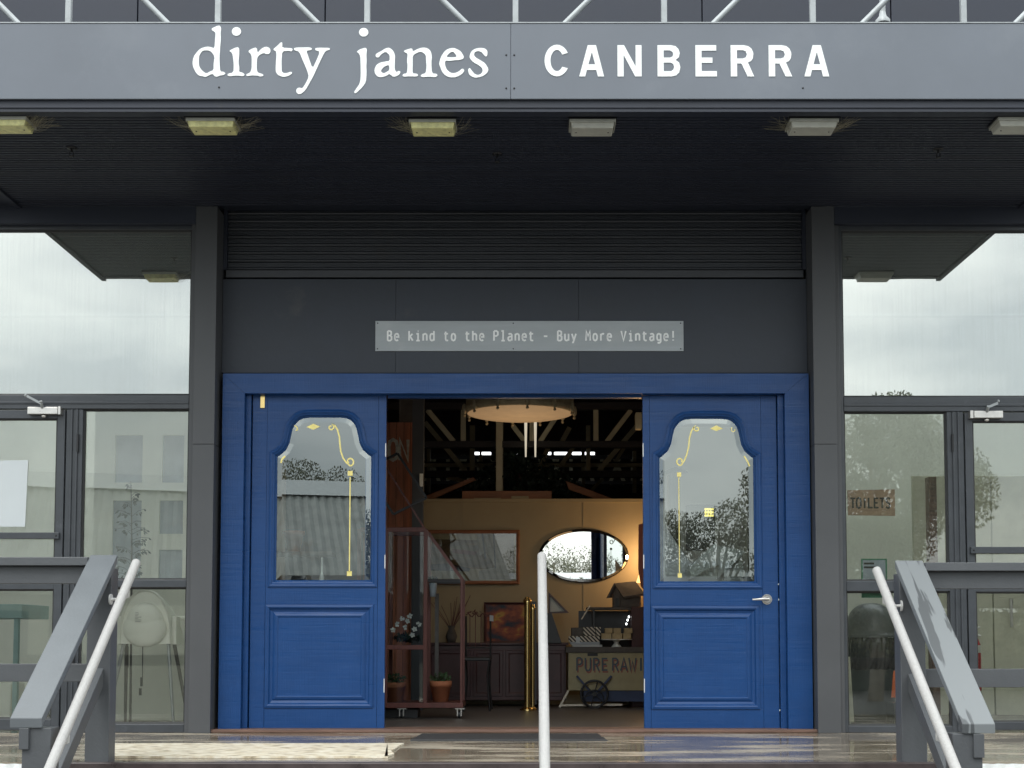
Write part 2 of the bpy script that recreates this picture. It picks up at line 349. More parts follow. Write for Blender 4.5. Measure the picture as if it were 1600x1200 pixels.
    def ribbon(s, pts, w, Y):
        "flat stroke in XZ with mitred joints"
        P_ = [Vector(p) for p in pts]; k = len(P_); closed = k > 2 and (P_[0] - P_[-1]).length < 1e-6
        if closed: P_ = P_[:-1]; k -= 1
        L = []; 
        ww = w if isinstance(w, (list, tuple)) else [w] * (k + 1)
        for i in range(k):
            if closed: a, b = P_[i - 1], P_[(i + 1) % k]
            else: a, b = P_[max(i - 1, 0)], P_[min(i + 1, k - 1)]
            d1 = (P_[i] - a) if (closed or i > 0) else (b - P_[i]); d2 = (b - P_[i]) if (closed or i < k - 1) else d1
            d1 = d1.normalized(); d2 = d2.normalized(); n1 = Vector((-d1.y, d1.x)); n2 = Vector((-d2.y, d2.x)); m = (n1 + n2)
            m = m.normalized() if m.length > 1e-4 else n1; q = m * (ww[i] / 2) / max(.5, m.dot(n1)); L.append((P_[i] + q, P_[i] - q))
        vs = []
        for a, b in L: vs += [(a.x, Y, a.y), (b.x, Y, b.y)]
        rng = range(k if closed else k - 1)
        return s.add(vs, [(2 * i, 2 * i + 1, 2 * ((i + 1) % k) + 1, 2 * ((i + 1) % k)) for i in rng])
    def build(s, name, m, parent=None, bevel=0, kind=None, label=None):
        me = bpy.data.meshes.new(name)
        o = bpy.data.objects.new(name, me)
        off = Vector((0, 0, 0))
        if parent is not None:
            p = parent
            while p is not None: off += p.location; p = p.parent
        elif s.v:
            xs = [v[0] for v in s.v]; ys = [v[1] for v in s.v]; zs = [v[2] for v in s.v]
            own = Vector(((min(xs) + max(xs)) / 2, (min(ys) + max(ys)) / 2, min(zs))); o.location = own; off = own
        if getattr(s, 'local', False): off = Vector((0, 0, 0)); 
        me.from_pydata([(v[0] - off.x, v[1] - off.y, v[2] - off.z) for v in s.v], [], s.f)
        me.polygons.foreach_set('use_smooth', s.sm); me.update()
        if m is not None: me.materials.append(M[m] if isinstance(m, str) else m)
        col.objects.link(o)
        if parent is not None: o.parent = parent
        if bevel:
            b = o.modifiers.new('bevel', 'BEVEL'); b.width = bevel; b.segments = 2; b.limit_method = 'ANGLE'; b.angle_limit = R(40)
        if kind: o['kind'] = kind
        if label: o['label'] = label
        return o
def thing(name, loc, label, cat, group=None):
    o = bpy.data.objects.new(name, None); o.empty_display_size = .1; o.location = loc; o['label'] = label; o['category'] = cat
    if group: o['group'] = group
    col.objects.link(o); return o
def tag(o, label, cat, group=None):
    o['label'] = label; o['category'] = cat
    if group: o['group'] = group
    return o
def struct(o): o['kind'] = 'structure'; return o
def box(name, m, parent, x0, x1, y0, y1, z0, z1, bevel=0, **k): return MB().box(x0, x1, y0, y1, z0, z1).build(name, m, parent, bevel, **k)
def chaikin(p, it=1):
    for _ in range(it):
        q = []
        for i in range(len(p)):
            a = p[i]; b = p[(i + 1) % len(p)]
            q += [(a[0] * .78 + b[0] * .22, a[1] * .78 + b[1] * .22), (a[0] * .22 + b[0] * .78, a[1] * .22 + b[1] * .78)]
        p = q
    return p

# ================================================================== SETTING
W = Pl(0, 800)          # column faces
DR = Pl(.2, 880)        # door plane
ZS = Zp(322, 0)         # soffit height
YF = -1.83              # front of the canopy
XL0, XL1 = Xp(299, 800, 0), Xp(333, 800, 0)
XR0, XR1 = Xp(1274, 800, 0), Xp(1310, 800, 0)
YE = -2.33              # front edge of the porch
struct(MB().box(-200, 200, -300, 200, -1.2, -.86).build('road', 'asphalt'))
struct(MB().box(-14, 14, YE + .03, .245, -.85, 0).build('porch_floor', 'porch'))
# front edge and steps
nose = struct(MB().box(-2.62, 2.42, YE - .03, YE + .028, -.045, .004).build('porch_nosing', 'nosing', bevel=.006))
struct(MB().box(-2.62, 2.42, YE, YE + .028, -.17, -.047).build('step_riser', 'riser'))
st = MB()
for i in range(4): st.box(-2.5, 2.3, YE - .28 * (i + 1), YE - .28 * i - .001, -.85, -.17 * (i + 1))
struct(st.build('entrance_steps', 'porch'))
# hall and side rooms
struct(MB().box(-2.3, 2.12, .25, 20, -.3, 0.0).build('hall_floor', 'floorin'))
struct(MB().box(-9, -2.302, .25, 20, -.3, 0.0).build('left_room_floor', 'floorin'))
struct(MB().box(2.122, 9, .25, 20, -.3, 0.0).build('right_room_floor', 'floorin'))
struct(MB().box(-9, 9, 18.5, 18.7, 0, 8).build('hall_back_wall', 'roofin'))
struct(MB().box(-9.2, -9, .3, 18.7, 0, 8).build('hall_left_wall', 'roofin'))
struct(MB().box(9, 9.2, .3, 18.7, 0, 8).build('hall_right_wall', 'roofin'))
struct(MB().box(-9.2, 9.2, 9.4, 18.7, 6.1, 6.3).box(-2.36, 2.21, .251, 3.3, 3.82, 3.9).add([(-9.2, 3.12, 3.83), (9.2, 3.12, 3.83), (9.2, 9.5, 6.12), (-9.2, 9.5, 6.12)], [(0, 1, 2, 3)]).build('hall_roof', 'roofin'))
struct(MB().box(-2.36, -2.28, .32, 3.2, 0, 3.7).build('left_room_divider', 'cream'))
struct(MB().box(2.13, 2.21, .32, 3.2, 0, 3.7).build('right_room_divider', 'cream'))
struct(MB().box(-9, -2.362, 3.0, 3.1, 0, 3.7).build('left_room_back_wall', 'cream'))
struct(MB().box(2.212, 9, 3.0, 3.1, 0, 3.7).build('right_room_back_wall', 'cream'))
struct(MB().box(-9, -2.362, .3, .42, 3.7, 3.8).box(-9, -7, .421, 3.0, 3.7, 3.8).build('left_room_ceiling', 'cream'))
struct(MB().box(-6.999, -2.362, .421, 2.999, 3.72, 3.725).build('left_room_added_skylight', 'g_clear'))  # added unseen roof glazing that lets daylight into the left room
struct(MB().box(2.212, 6.999, .421, 2.999, 3.72, 3.725).build('right_room_added_skylight', 'g_clear'))  # matching added roof glazing, brightens the right room
struct(MB().box(2.212, 9, .3, .42, 3.7, 3.8).box(7, 9, .421, 3.0, 3.7, 3.8).build('right_room_ceiling', 'cream'))
# partition with capping
PW = Pl(4.35, 900)
ZP = PW.z(785)
struct(MB().box(-1.9, 5, 4.35, 4.45, 0, ZP).build('partition_wall', 'beige'))
cp = MB().box(-1.9, 5, 4.32, 4.47, ZP, ZP + .035); struct(cp.build('partition_capping', 'beige'))
struct(MB().box(-1.9, 5, 4.334, 4.349, 0.001, .1).build('skirting_board', 'truss'))
jo = MB()
for x in (PW.x(722), PW.x(911)): jo.box(x, x + .012, 4.344, 4.349, .1, ZP - .002)
struct(jo.build('partition_joint_strips', 'beige'))

# ------------------------------------------------------------------ building
XC0, XC1 = -3.70, 3.58
bld = thing('shop_building', (0, 0, 0), 'dark grey painted shop front building with deep entrance recess', 'building')
ZJ = W.z(694)
box('column', 'column', bld, XL0, XL1, 0, .32, ZJ + .001, ZS - .002, .003)
box('column_base', 'column', bld, XL0, XL1, 0, .32, 0.0, ZJ - .001, .003)
box('column_base', 'column', bld, XR0, XR1, 0, .32, 0.0, ZJ - .001, .003)
box('column', 'column', bld, XR0, XR1, 0, .32, ZJ + .001, ZS - .002, .003)
# thin cover strip on each column's outer edge
box('cover_strip', 'column', bld, XL0 - .035, XL0 - .001, .03, .1, 0, W.z(348), .003)
box('cover_strip', 'column', bld, XR1 + .001, XR1 + .035, .03, .1, 0, W.z(350), .003)
ZH = W.z(349)
box('header', 'navy', bld, -9, XL0 - .001, .0, .3, ZH, ZS - .002)
box('header', 'navy', bld, XR1 + .001, 9, .0, .3, ZH, ZS - .002)
box('eave', 'soffit', bld, -9, XC0 - .021, -.36, -.001, ZS - .004, ZS + .1)
box('eave', 'soffit', bld, XC1 + .021, 9, -.36, -.001, ZS - .004, ZS + .1)
# wall above the canopy, in panels
sx = [Xp(p, 20, 0) for p in (-370, -78, 215, 508, 803, 1097, 1392, 1686, 1980)]
for a, b in zip(sx, sx[1:]):
    box('cladding_panel', 'navy', bld, a + .004, b - .004, 0, .06, ZS + .05, 5.5, .004)
box('wall_core', 'navy', bld, -9, 9, .061, .25, ZS + .04, 5.49)
box('lintel', 'gasket', bld, XL1 + .001, XR0 - .001, .32, .5, DR.z(612), ZS + .055)
box('outer_wall', 'column', bld, -9, -6.2, 0.001, .3, 0, ZH - .001)
box('outer_wall', 'column', bld, 6.2, 9, 0.001, .3, 0, ZH - .001)
# recess board over the doors
zb0, zb1 = DR.z(583), DR.z(436)
xs_ = [XL1 + .001, DR.x(616), DR.x(905), XR0 - .001]
for a, b in zip(xs_, xs_[1:]):
    box('recess_board', 'board', bld, a + .0008, b - .0008, .2, .23, zb0 + .002, zb1, .0015)

# roller door
rd = thing('roller_door', (0, .2, zb1), 'dark rolled-down ribbed roller shutter above the entrance sign board', 'roller door')
za, zt = DR.z(421), DR.z(322)
nsl = 8; hs = (zt - za) / nsl
for i in range(nsl):
    z0 = za + hs * i; h = hs
    prof = [(0, .0), (.02, .010), (.10, .0), (.12, -.014), (.24, -.016), (.28, .0), (.44, .004), (.47, -.005), (.53, -.005), (.56, .004), (.72, .004), (.75, -.004), (.8, -.004), (.83, .004), (1, .004)]
    vs = []
    for t, d in prof: vs += [(XL1 + .03, .235 + d, z0 + t * h), (XR0 - .03, .235 + d, z0 + t * h)]
    mbs = MB(); mbs.add(vs, [(2 * k, 2 * k + 1, 2 * k + 3, 2 * k + 2) for k in range(len(prof) - 1)])
    mbs.build('slat', 'roller', rd)
box('bottom_bar', 'roller', rd, XL1 + .02, XR0 - .02, .205, .25, DR.z(433), za - .002, .004)
box('guide_rail', 'navy', rd, XL1 + .001, XL1 + .028, .2, .26, za + .001, zt)
box('guide_rail', 'navy', rd, XR0 - .028, XR0 - .001, .2, .26, za + .001, zt)

# ------------------------------------------------------------------ canopy
can = thing('entrance_canopy', (0, YF, ZS), 'flat entrance canopy with grey fascia carrying the shop name in white', 'canopy')
FA = Pl(YF, 95)
XC0, XC1 = -3.70, 3.58
zf0, zf1 = FA.z(154.5), FA.z(36.5)
xsm = FA.x(798)
fp1 = MB().box(XC0, xsm - .0012, YF, YF + .02, zf0, zf1).build('fascia_panel', 'fascia', can, .002)
fp2 = MB().box(xsm + .0012, XC1, YF, YF + .02, zf0, zf1).build('fascia_panel', 'fascia', can, .002)
box('fascia_top_trim', 'galv', can, XC0, XC1, YF - .004, YF + .03, zf1 + .001, zf1 + .007)
zlip = Zp(166, YF + .06)
box('edge_channel', 'soffit', can, XC0 + .02, XC1 - .02, YF + .03, YF + .1, ZS - .01, zf0 + .06)
box('edge_lip', 'soffit', can, XC0 + .02, XC1 - .02, YF + .022, YF + .05, ZS + .012, zf0 + .03)
# ribbed soffit
sb = MB(); nr = 40; pitch = (1.83 - .1) / nr; vs = []
prof = []
for i in range(nr):
    y = YF + .1 + i * pitch
    prof += [(y, 0), (y + pitch * .08, .016), (y + pitch * .3, .016), (y + pitch * .38, 0)]
prof.append((0.0, 0))
for y, d in prof: vs += [(XC0 + .02, y, ZS + d), (XC1 - .02, y, ZS + d)]
sb.add(vs, [(2 * k, 2 * k + 2, 2 * k + 3, 2 * k + 1) for k in range(len(prof) - 1)])
sb.build('soffit_lining', 'soffit', can)
box('canopy_roof', 'navy', can, XC0 + .02, XC1 - .02, YF + .102, -.001, ZS + .06, ZS + .12)
box('end_fascia', 'soffit', can, XC0 - .02, XC0 + .019, YF + .001, -.001, ZS - .02, zf1)
box('end_fascia', 'soffit', can, XC1 - .019, XC1 + .02, YF + .001, -.001, ZS - .02, zf1)
for px, py in ((791, 86), (803.5, 86), (791, 138), (803.5, 138), (343, 136.5), (1254, 137.5)):
    x, z = FA.p(px, py)
    MB().lathe(0, 0, [(.011, 0), (.011, .003), (.006, .005), (0, .005)], 10).v
    b = MB(); b.ell((x, YF - .001, z), .006, .004, .006, 8, 5); b.build('screw', 'darkmetal', can)

# lettering ------------------------------------------------------------
L10 = lambda ox, pts: [(ox + x * .1, 30 + y * .1) for x, y in pts]
def circ(cx, cy, rx, ry, n=20): return [(cx + rx * math.cos(2 * PI * i / n), cy + ry * math.sin(2 * PI * i / n)) for i in range(n)]
script = [
 (290, [(400,150),(440,130),(490,105),(535,105),(550,150),(543,220),(548,300),(540,420),(530,600),(535,700),(545,820),(600,825),(630,850),(600,875),(540,885),(490,905),(460,895),(425,855),(370,880),(320,907),(270,895),(210,885),(160,830),(125,760),(108,690),(125,590),(180,510),(240,455),(340,430),(400,440),(450,460),(458,300),(465,215),(430,190),(405,175)],
  [[(270,492),(350,490),(400,510),(455,585),(440,700),(440,800),(385,820),(330,855),(260,805),(215,740),(208,650),(215,560)]], None),
 (290, [(678,500),(720,475),(770,450),(820,440),(838,470),(838,560),(828,680),(845,770),(838,825),(900,840),(930,870),(905,895),(840,885),(780,885),(700,895),(660,885),(665,855),(750,835),(755,740),(750,660),(735,560),(715,520)], [], (790,195,73,68)),
 (290, [(975,505),(1020,470),(1110,440),(1125,530),(1180,465),(1250,430),(1310,450),(1330,495),(1310,545),(1260,550),(1220,530),(1160,560),(1120,600),(1115,700),(1115,790),(1135,840),(1215,862),(1220,890),(1170,900),(1130,885),(1050,880),(960,895),(948,865),(1010,840),(1035,780),(1035,600),(1020,550)], [], None),
 (420, [(70,470),(120,430),(190,360),(212,375),(205,450),(360,455),(375,480),(350,510),(320,495),(210,505),(200,640),(203,740),(205,820),(240,848),(290,845),(350,820),(372,845),(330,880),(260,905),(200,900),(140,870),(110,820),(112,700),(120,560),(110,500),(80,490)], [], None),
 (420, [(390,455),(450,445),(520,445),(640,442),(680,465),(650,490),(585,495),(620,590),(685,775),(740,660),(800,510),(730,490),(720,460),(760,450),(900,450),(950,455),(955,480),(885,500),(840,580),(740,800),(700,890),(640,1000),(580,1110),(520,1165),(470,1178),(432,1140),(440,1090),(480,1070),(530,1085),(580,1010),(630,900),(600,800),(520,620),(475,510),(400,490)], [], None),
 (420, [(1370,510),(1430,470),(1510,448),(1533,470),(1525,560),(1530,650),(1525,740),(1530,850),(1522,980),(1470,1060),(1400,1130),(1355,1165),(1335,1140),(1370,1090),(1430,1000),(1440,860),(1435,700),(1430,580),(1400,530)], [], (1480,207,73,68)),
 (540, [(465,565),(490,535),(560,500),(620,460),(680,445),(740,490),(773,560),(772,650),(768,780),(795,835),(830,808),(862,825),(840,870),(770,905),(730,895),(685,855),(640,890),(560,910),(500,900),(460,850),(450,795),(480,720),(540,680),(620,665),(690,655),(688,560),(625,510),(550,555),(520,600),(480,600)], [[(555,800),(600,745),(680,715),(688,790),(665,815),(600,850),(560,830)]], None),
 (540, [(905,500),(960,475),(1040,455),(1050,510),(1130,465),(1210,445),(1280,455),(1330,500),(1350,580),(1340,680),(1350,850),(1420,855),(1440,880),(1410,910),(1300,900),(1200,910),(1172,890),(1190,865),(1255,845),(1265,740),(1258,650),(1255,560),(1185,510),(1120,525),(1048,570),(1050,680),(1048,780),(1050,850),(1120,855),(1138,880),(1110,900),(1000,895),(905,903),(888,880),(910,855),(960,850),(970,740),(960,650),(970,540),(930,525)], [], None),
 (660, [(490,450),(550,475),(600,505),(650,585),(640,620),(590,640),(500,645),(440,655),(355,650),(355,720),(380,790),(440,840),(500,848),(570,820),(625,770),(660,800),(630,850),(570,890),(510,912),(440,912),(370,890),(310,830),(275,740),(260,695),(290,590),(340,510),(400,465)], [[(365,595),(430,525),(480,510),(510,540),(540,590),(480,600)]], None),
 (660, [(740,760),(775,810),(820,860),(870,878),(920,855),(945,810),(930,760),(870,715),(800,680),(745,620),(735,580),(760,510),(820,465),(900,450),(980,460),(1018,500),(1015,570),(990,590),(960,560),(930,520),(870,500),(820,515),(805,560),(830,600),(900,640),(980,690),(1035,780),(1015,840),(950,890),(870,915),(800,915),(730,870),(712,790)], [], None)]
YLT = YF - .0035
for ox, o_, hs_, dot in script:
    b = MB(); b.plate(FA.poly(chaikin(L10(ox, o_))), [FA.poly(chaikin(L10(ox, h))) for h in hs_], YLT, YF - .0005)
    if dot: b.plate(FA.poly(L10(ox, circ(*dot))), [], YLT, YF - .0005)
    b.build('letter', 'white', fp1)
K = 1 / 6.957
def arc(cx, cy, rx, ry, a0, a1, n=24): return [(cx + rx * math.cos(R(a0 + (a1 - a0) * i / n)), cy - ry * math.sin(R(a0 + (a1 - a0) * i / n))) for i in range(n + 1)]
Cc = arc(210, 382, 135, 172, 29, 331) + arc(210, 382, 70, 115, 324, 34)
Ca = ([(545,215),(635,215),(722,555),(655,555),(637,485),(535,485),(517,555),(452,555)], [[(590,290),(625,423),(552,423)]])
Cr = ([(498,215),(640,215),(690,225),(725,252),(742,290),(745,315),(738,360),(718,388),(685,403),(752,555),(680,555),(615,415),(567,415),(567,555),(498,555)], [[(567,270),(630,270),(660,281),(675,315),(662,348),(630,360),(567,360)]])
Cb = ([(1303,215),(1450,215),(1500,226),(1532,258),(1545,300),(1536,345),(1500,375),(1538,405),(1551,455),(1538,510),(1505,543),(1455,555),(1303,555)], [[(1370,272),(1440,272),(1468,290),(1475,312),(1466,338),(1440,350),(1370,350)], [(1370,405),(1450,405),(1475,422),(1483,450),(1475,480),(1450,498),(1370,498)]])
sh = lambda g, d: ([(x + d, y) for x, y in g[0]], [[(x + d, y) for x, y in h] for h in g[1]])
caps_ = [(840, (Cc, [])), (840, Ca), (840, ([(868,215),(940,215),(1065,445),(1065,215),(1130,215),(1130,555),(1060,555),(935,320),(935,555),(868,555)], [])), (840, Cb),
 (1070, ([(115,215),(342,215),(342,275),(182,275),(182,350),(300,350),(300,407),(182,407),(182,497),(347,497),(347,555),(115,555)], [])),
 (1070, Cr), (1070, sh(Cr, 413)), (1070, sh(Ca, 845))]
for ox, (o_, hs_) in caps_:
    T = lambda pts: FA.poly([(ox + x * K, 40 + y * K) for x, y in pts])
    MB().plate(T(o_), [T(h) for h in hs_], YLT, YF - .0005).build('letter', 'white', fp2)

# ------------------------------------------------------------------ awning truss
tr = thing('tubular_roof_truss', (0, YF + .06, zf1), 'pale grey steel tube truss standing behind the top of the sign fascia', 'truss')
TY = YF + .075; TH = .86
vx = [FA.x(p) for p in (-126, 107, 341, 573.5, 806, 1037.5, 1270, 1505, 1738)]
FT = Pl(TY, 20)
for i, p in enumerate((-126, 107.5, 341, 574, 805.5, 1037.5, 1269.5, 1505, 1738)):
    x = FT.x(p); MB().box(x - .017, x + .017, TY - .017, TY + .017, zf1 - .3, zf1 + TH).build('upright', 'galv', tr, .003)
pitchx = FT.x(341) - FT.x(107.5)
for p in (-193, 40, 273.5, 508, 740):
    x = FT.x(p); MB().tube([(x + .04, TY + .01, zf1 - .05), (x - .78, TY + .01, zf1 + .78)], .018, 10).build('brace', 'galv', tr)
for p in (871, 1103, 1336, 1575):
    x = FT.x(p); MB().tube([(x - .04, TY + .01, zf1 - .05), (x + .78, TY + .01, zf1 + .78)], .018, 10).build('brace', 'galv', tr)
MB().box(XC0, XC1, TY - .03, TY + .03, zf1 + TH, zf1 + TH + .06).build('chord', 'galv', tr)
vp = thing('vent_pipe', (Xp(1379, 20, -.9), -.9, ZS + .12), 'pale upright pipe with a flange rising behind the canopy at right', 'pipe')
MB().tube([(vp.location.x, -.9, ZS + .12), (vp.location.x, -.9, 6.2)], .02, 12).build('pipe', 'galv', vp)
MB().lathe(vp.location.x, -.9, [(.05, 0), (.05, .02), (.025, .05), (.02, .08)], 12, z0=Zp(37, -.9)).build('flange', 'galv', vp)

# ------------------------------------------------------------------ soffit lights and sprinklers
def lerp(a, b, t): return a + (b - a) * t
desc = ['yellowed bulkhead light at the far left edge of the canopy soffit', 'yellowed cobwebbed bulkhead light below the letter d of the shop name',
        'yellowed cobwebbed bulkhead light below the end of the first word janes', 'clean pale grey bulkhead light right of centre, without cobwebs',
        'pale grey cobwebbed bulkhead light below the last letters of the place name', 'pale grey bulkhead light at the far right edge of the soffit']
for i, (a, b_, y0) in enumerate([(-30, 41, 186), (292, 366, 188), (640, 711, 190), (891, 961, 190), (1235, 1309, 189), (1560, 1634, 187)]):
    zbm = ZS - .062
    # distance of the front bottom edge from its height in the photograph
    def Yat(py, z):
        lo, hi = -3, 1
        for _ in range(40):
            m_ = (lo + hi) / 2
            if Zp(py, m_) > z: hi = m_
            else: lo = m_
        return lo
    yfr = Yat(y0 + 10, zbm); ybk = Yat(y0 + 24, zbm)
    ym = (yfr + ybk) / 2; xa, xb = Xp(a, y0, yfr), Xp(b_, y0, yfr); xc = (xa + xb) / 2
    t = thing('bulkhead_light', (xc, ym, ZS), desc[i], 'light', 'bulkhead lights under the canopy')
    h = (xb - xa) / 2; s_ = .02
    b = MB(); vs = []
    for z, g in ((ZS - .012, 0.0), (zbm, .012)):
        vs += [(xa + g, yfr - .01 + g, z), (xb - g, yfr - .01 + g, z), (xb - g, ybk + .01 - g, z), (xa + g, ybk + .01 - g, z)]
    b.add(vs, [(0, 1, 2, 3), (7, 6, 5, 4), (0, 4, 5, 1), (1, 5, 6, 2), (2, 6, 7, 3), (3, 7, 4, 0)])
    b.build('lens', 'lamp_old' if i < 3 else 'lamp_new', t, .006)
    rb2 = MB()
    for (xa_, xb_, ya_, yb_) in ((xa - .004, xb + .004, yfr - .0145, yfr - .0105), (xa - .004, xb + .004, ybk + .0105, ybk + .0145), (xa - .0045, xa - .0005, yfr - .01, ybk + .01), (xb + .0005, xb + .0045, yfr - .01, ybk + .01)): rb2.box(xa_, xb_, ya_, yb_, ZS - .03, ZS - .012)
    rb2.build('rim', 'lamp_new', t)
    for sx_ in (-1, 1):
        q = MB(); q.ell((xc + sx_ * h * .72, (yfr + ybk) / 2, zbm - .001), .005, .005, .003, 8, 4); q.build('screw', 'darkmetal', t)
    box('base_plate', 'darkmetal', t, xa - .012, xb + .012, yfr - .02, ybk + .02, ZS - .012, ZS - .001)
    if i in (0, 1, 2, 4):
        w = MB()
        for k in range(55):
            sd_ = random.choice((-1, 1)) if i in (1, 4) else (1 if i == 0 else -1 if random.random() < .75 else 1)
            x0 = xa if sd_ < 0 else xb
            p0 = Vector((x0 + sd_ * random.uniform(-.02, .0), random.uniform(yfr, ybk), random.uniform(zbm, ZS - .02)))
            p1 = Vector((x0 + sd_ * random.uniform(.02, .16), random.uniform(yfr - .05, ybk + .05), ZS - .001))
            mid = (p0 + p1) / 2 + Vector((random.uniform(-.02, .02), random.uniform(-.03, .03), -random.uniform(0, .02)))
            w.tube([p0, mid, p1], .0007, 3, False)
        w.build('cobweb', 'web', t, kind='stuff')
for i, (px, py, lb) in enumerate(((112, 238, 'small dark fire sprinkler head below the soffit at left'), (777, 247, 'small dark fire sprinkler head at the middle of the soffit'), (1466, 240, 'small dark fire sprinkler head below the soffit at right'))):
    Y = Yat(py, ZS - .03); x = Xp(px, py, Y)
    t = thing('sprinkler_head', (x, Y, ZS), lb, 'sprinkler', 'sprinkler heads in the canopy soffit')
    MB().lathe(x, Y, [(.033, -.001), (.033, -.006), (.012, -.008)], 14, z0=ZS).build('ceiling_cup', 'darkmetal', t)
    MB().tube([(x, Y, ZS - .006), (x, Y, ZS - .03)], .007, 8).tube([(x - .012, Y, ZS - .03), (x - .010, Y, ZS - .055)], .003, 6).tube([(x + .012, Y, ZS - .03), (x + .010, Y, ZS - .055)], .003, 6).build('nozzle', 'darkmetal', t)
    MB().lathe(x, Y, [(0, -.058), (.017, -.058), (.017, -.055), (0, -.055)], 12, z0=ZS).build('deflector', 'darkmetal', t)

# ------------------------------------------------------------------ slogan sign with a drawn single-stroke face
GL = {  # 7.5 wide, 15 high; y up
 'B': [[(.8,0),(.8,15)], [(.8,15),(4.2,15),(6.2,13.6),(6.2,9.6),(4.2,8),(.8,8)], [(4.2,8),(6.7,6.2),(6.7,1.6),(4.6,0),(.8,0)]],
 'e': [[(.9,5.6),(6.5,5.6),(6.5,8),(5.4,10.2),(3.6,10.8),(1.8,10),(.9,7.6),(.9,3.2),(1.8,.9),(3.8,.1),(6.2,1)]],
 'k': [[(1,0),(1,15)], [(6.2,10.6),(1.2,5.2)], [(2.6,6.6),(6.6,0)]],
 'i': [[(1.2,10.6),(3.9,10.6),(3.9,0)], [(1.2,0),(6.6,0)], [(3.4,14.6),(4.4,14.6)]],
 'n': [[(.9,0),(.9,10.8)], [(.9,8.4),(2.4,10.3),(4.2,10.7),(6,9.6),(6.4,7.6),(6.4,0)]],
 'd': [[(6.4,0),(6.4,15)], [(6.4,2.4),(4.8,.4),(3,.1),(1.4,1.2),(.8,3.8),(.8,7),(1.4,9.6),(3,10.7),(4.8,10.4),(6.4,8.4)]],
 't': [[(2.6,14),(2.6,2.4),(3.4,.6),(4.8,.1),(6.6,.6)], [(.4,10.6),(6.4,10.6)]],
 'o': [[(3.7,10.8),(1.8,10),(.9,7.4),(.9,3.6),(1.8,1),(3.7,.1),(5.6,1),(6.6,3.6),(6.6,7.4),(5.6,10),(3.7,10.8)]],
 'h': [[(.9,0),(.9,15)], [(.9,8.4),(2.4,10.3),(4.2,10.7),(6,9.6),(6.4,7.6),(6.4,0)]],
 'P': [[(.8,0),(.8,15)], [(.8,15),(4.4,15),(6.6,13.4),(6.6,9),(4.4,7.2),(.8,7.2)]],
 'l': [[(1.2,15),(3.9,15),(3.9,0)], [(1.2,0),(6.6,0)]],
 'a': [[(1.2,9.6),(3,10.7),(5,10.6),(6.3,9),(6.3,0)], [(6.3,6.4),(3,6.2),(1,4.8),(.8,2),(2.2,.2),(4.2,.3),(6.3,2.2)]],
 '-': [[(1,6.8),(6.6,6.8)]],
 'u': [[(.9,10.8),(.9,2.6),(1.7,.6),(3.3,.1),(5,.6),(6.4,2.6)], [(6.4,10.8),(6.4,0)]],
 'y': [[(.6,10.8),(3.7,.6)], [(6.9,10.8),(3.7,.6),(2.6,-2.6),(1,-3.2)]],
 'M': [[(.5,0),(.9,15),(3.7,7),(6.6,15),(7,0)]],
 'r': [[(1.6,0),(1.6,10.8)], [(1.6,7.8),(3,10),(4.8,10.8),(6.6,10.2)]],
 'V': [[(.2,15),(3.7,0),(7.2,15)]],
 'g': [[(6.4,10.8),(6.4,-1),(5.4,-3),(3.6,-3.6),(1.4,-3)], [(6.4,2.6),(4.8,.8),(3,.5),(1.4,1.6),(.8,4),(.8,7),(1.4,9.6),(3,10.7),(4.8,10.4),(6.4,8.6)]],
 '!': [[(3.7,15),(3.7,4.4)], [(3.7,1.8),(3.7,0)]],
 'T': [[(0,14.2),(7.5,14.2)], [(3.7,14.2),(3.7,0)]],
 'O': [[(3.7,15),(1.4,13.6),(.7,10),(.7,5),(1.4,1.4),(3.7,0),(6,1.4),(6.8,5),(6.8,10),(6,13.6),(3.7,15)]],
 'I': [[(3.7,15),(3.7,0)]], 'L': [[(1,15),(1,.8),(6.8,.8)]],
 'E': [[(6.6,14.2),(1,14.2),(1,.8),(6.8,.8)], [(1,7.6),(5.6,7.6)]],
 'S': [[(6.4,12.6),(5.2,14.4),(3.4,14.8),(1.6,13.8),(1,11.4),(1.8,9),(5.4,6.4),(6.4,4),(5.8,1.6),(3.8,.2),(1.8,.8),(.8,2.6)]],
 'U': [[(.8,15),(.8,3.4),(2,.8),(3.8,0),(5.6,.8),(6.8,3.4),(6.8,15)]],
 'R': [[(.8,0),(.8,15)], [(.8,14.4),(4.4,14.4),(6.4,12.8),(6.4,9.4),(4.4,7.4),(.8,7.4)], [(3.6,7.4),(6.8,0)]],
 'A': [[(0,0),(3.7,15),(7.4,0)], [(1.4,4.6),(6,4.6)]],
 'W': [[(-.4,15),(1.6,0),(3.7,11),(5.8,0),(7.9,15)]]}
def write(txt, x, z, pitch_, s, w, Y, m, parent, name='letter'):
    for i, c in enumerate(txt):
        if c == ' ': continue
        b = MB()
        for k, stx in enumerate(GL[c]):
            b.ribbon([(x + i * pitch_ + a * s, z + q * s) for a, q in stx], w, Y - k * .0002)
        b.build(name, m, parent)
SG = Pl(.188, 525)
sg = thing('slogan_sign', (SG.x(827), .2, SG.z(548)), 'pale grey board with white slogan Be kind to the Planet above the doors', 'sign')
sg['label'] = 'pale grey board with white slogan about kindness and vintage, above the doors'
M['signboard'] = mat('pale_grey_board', (.36, .39, .41), .45, metal=.1, var=.1, scale=3, stretch=(.5, 1, 4), dirt=(.42, .44, .45), dirt_lo=.58)
bd = box('board', 'signboard', sg, SG.x(586.5), SG.x(1068), .188, .1995, SG.z(548.5), SG.z(501.5), .001)
s_ = (SG.z(517.2) - SG.z(532.3)) / 15
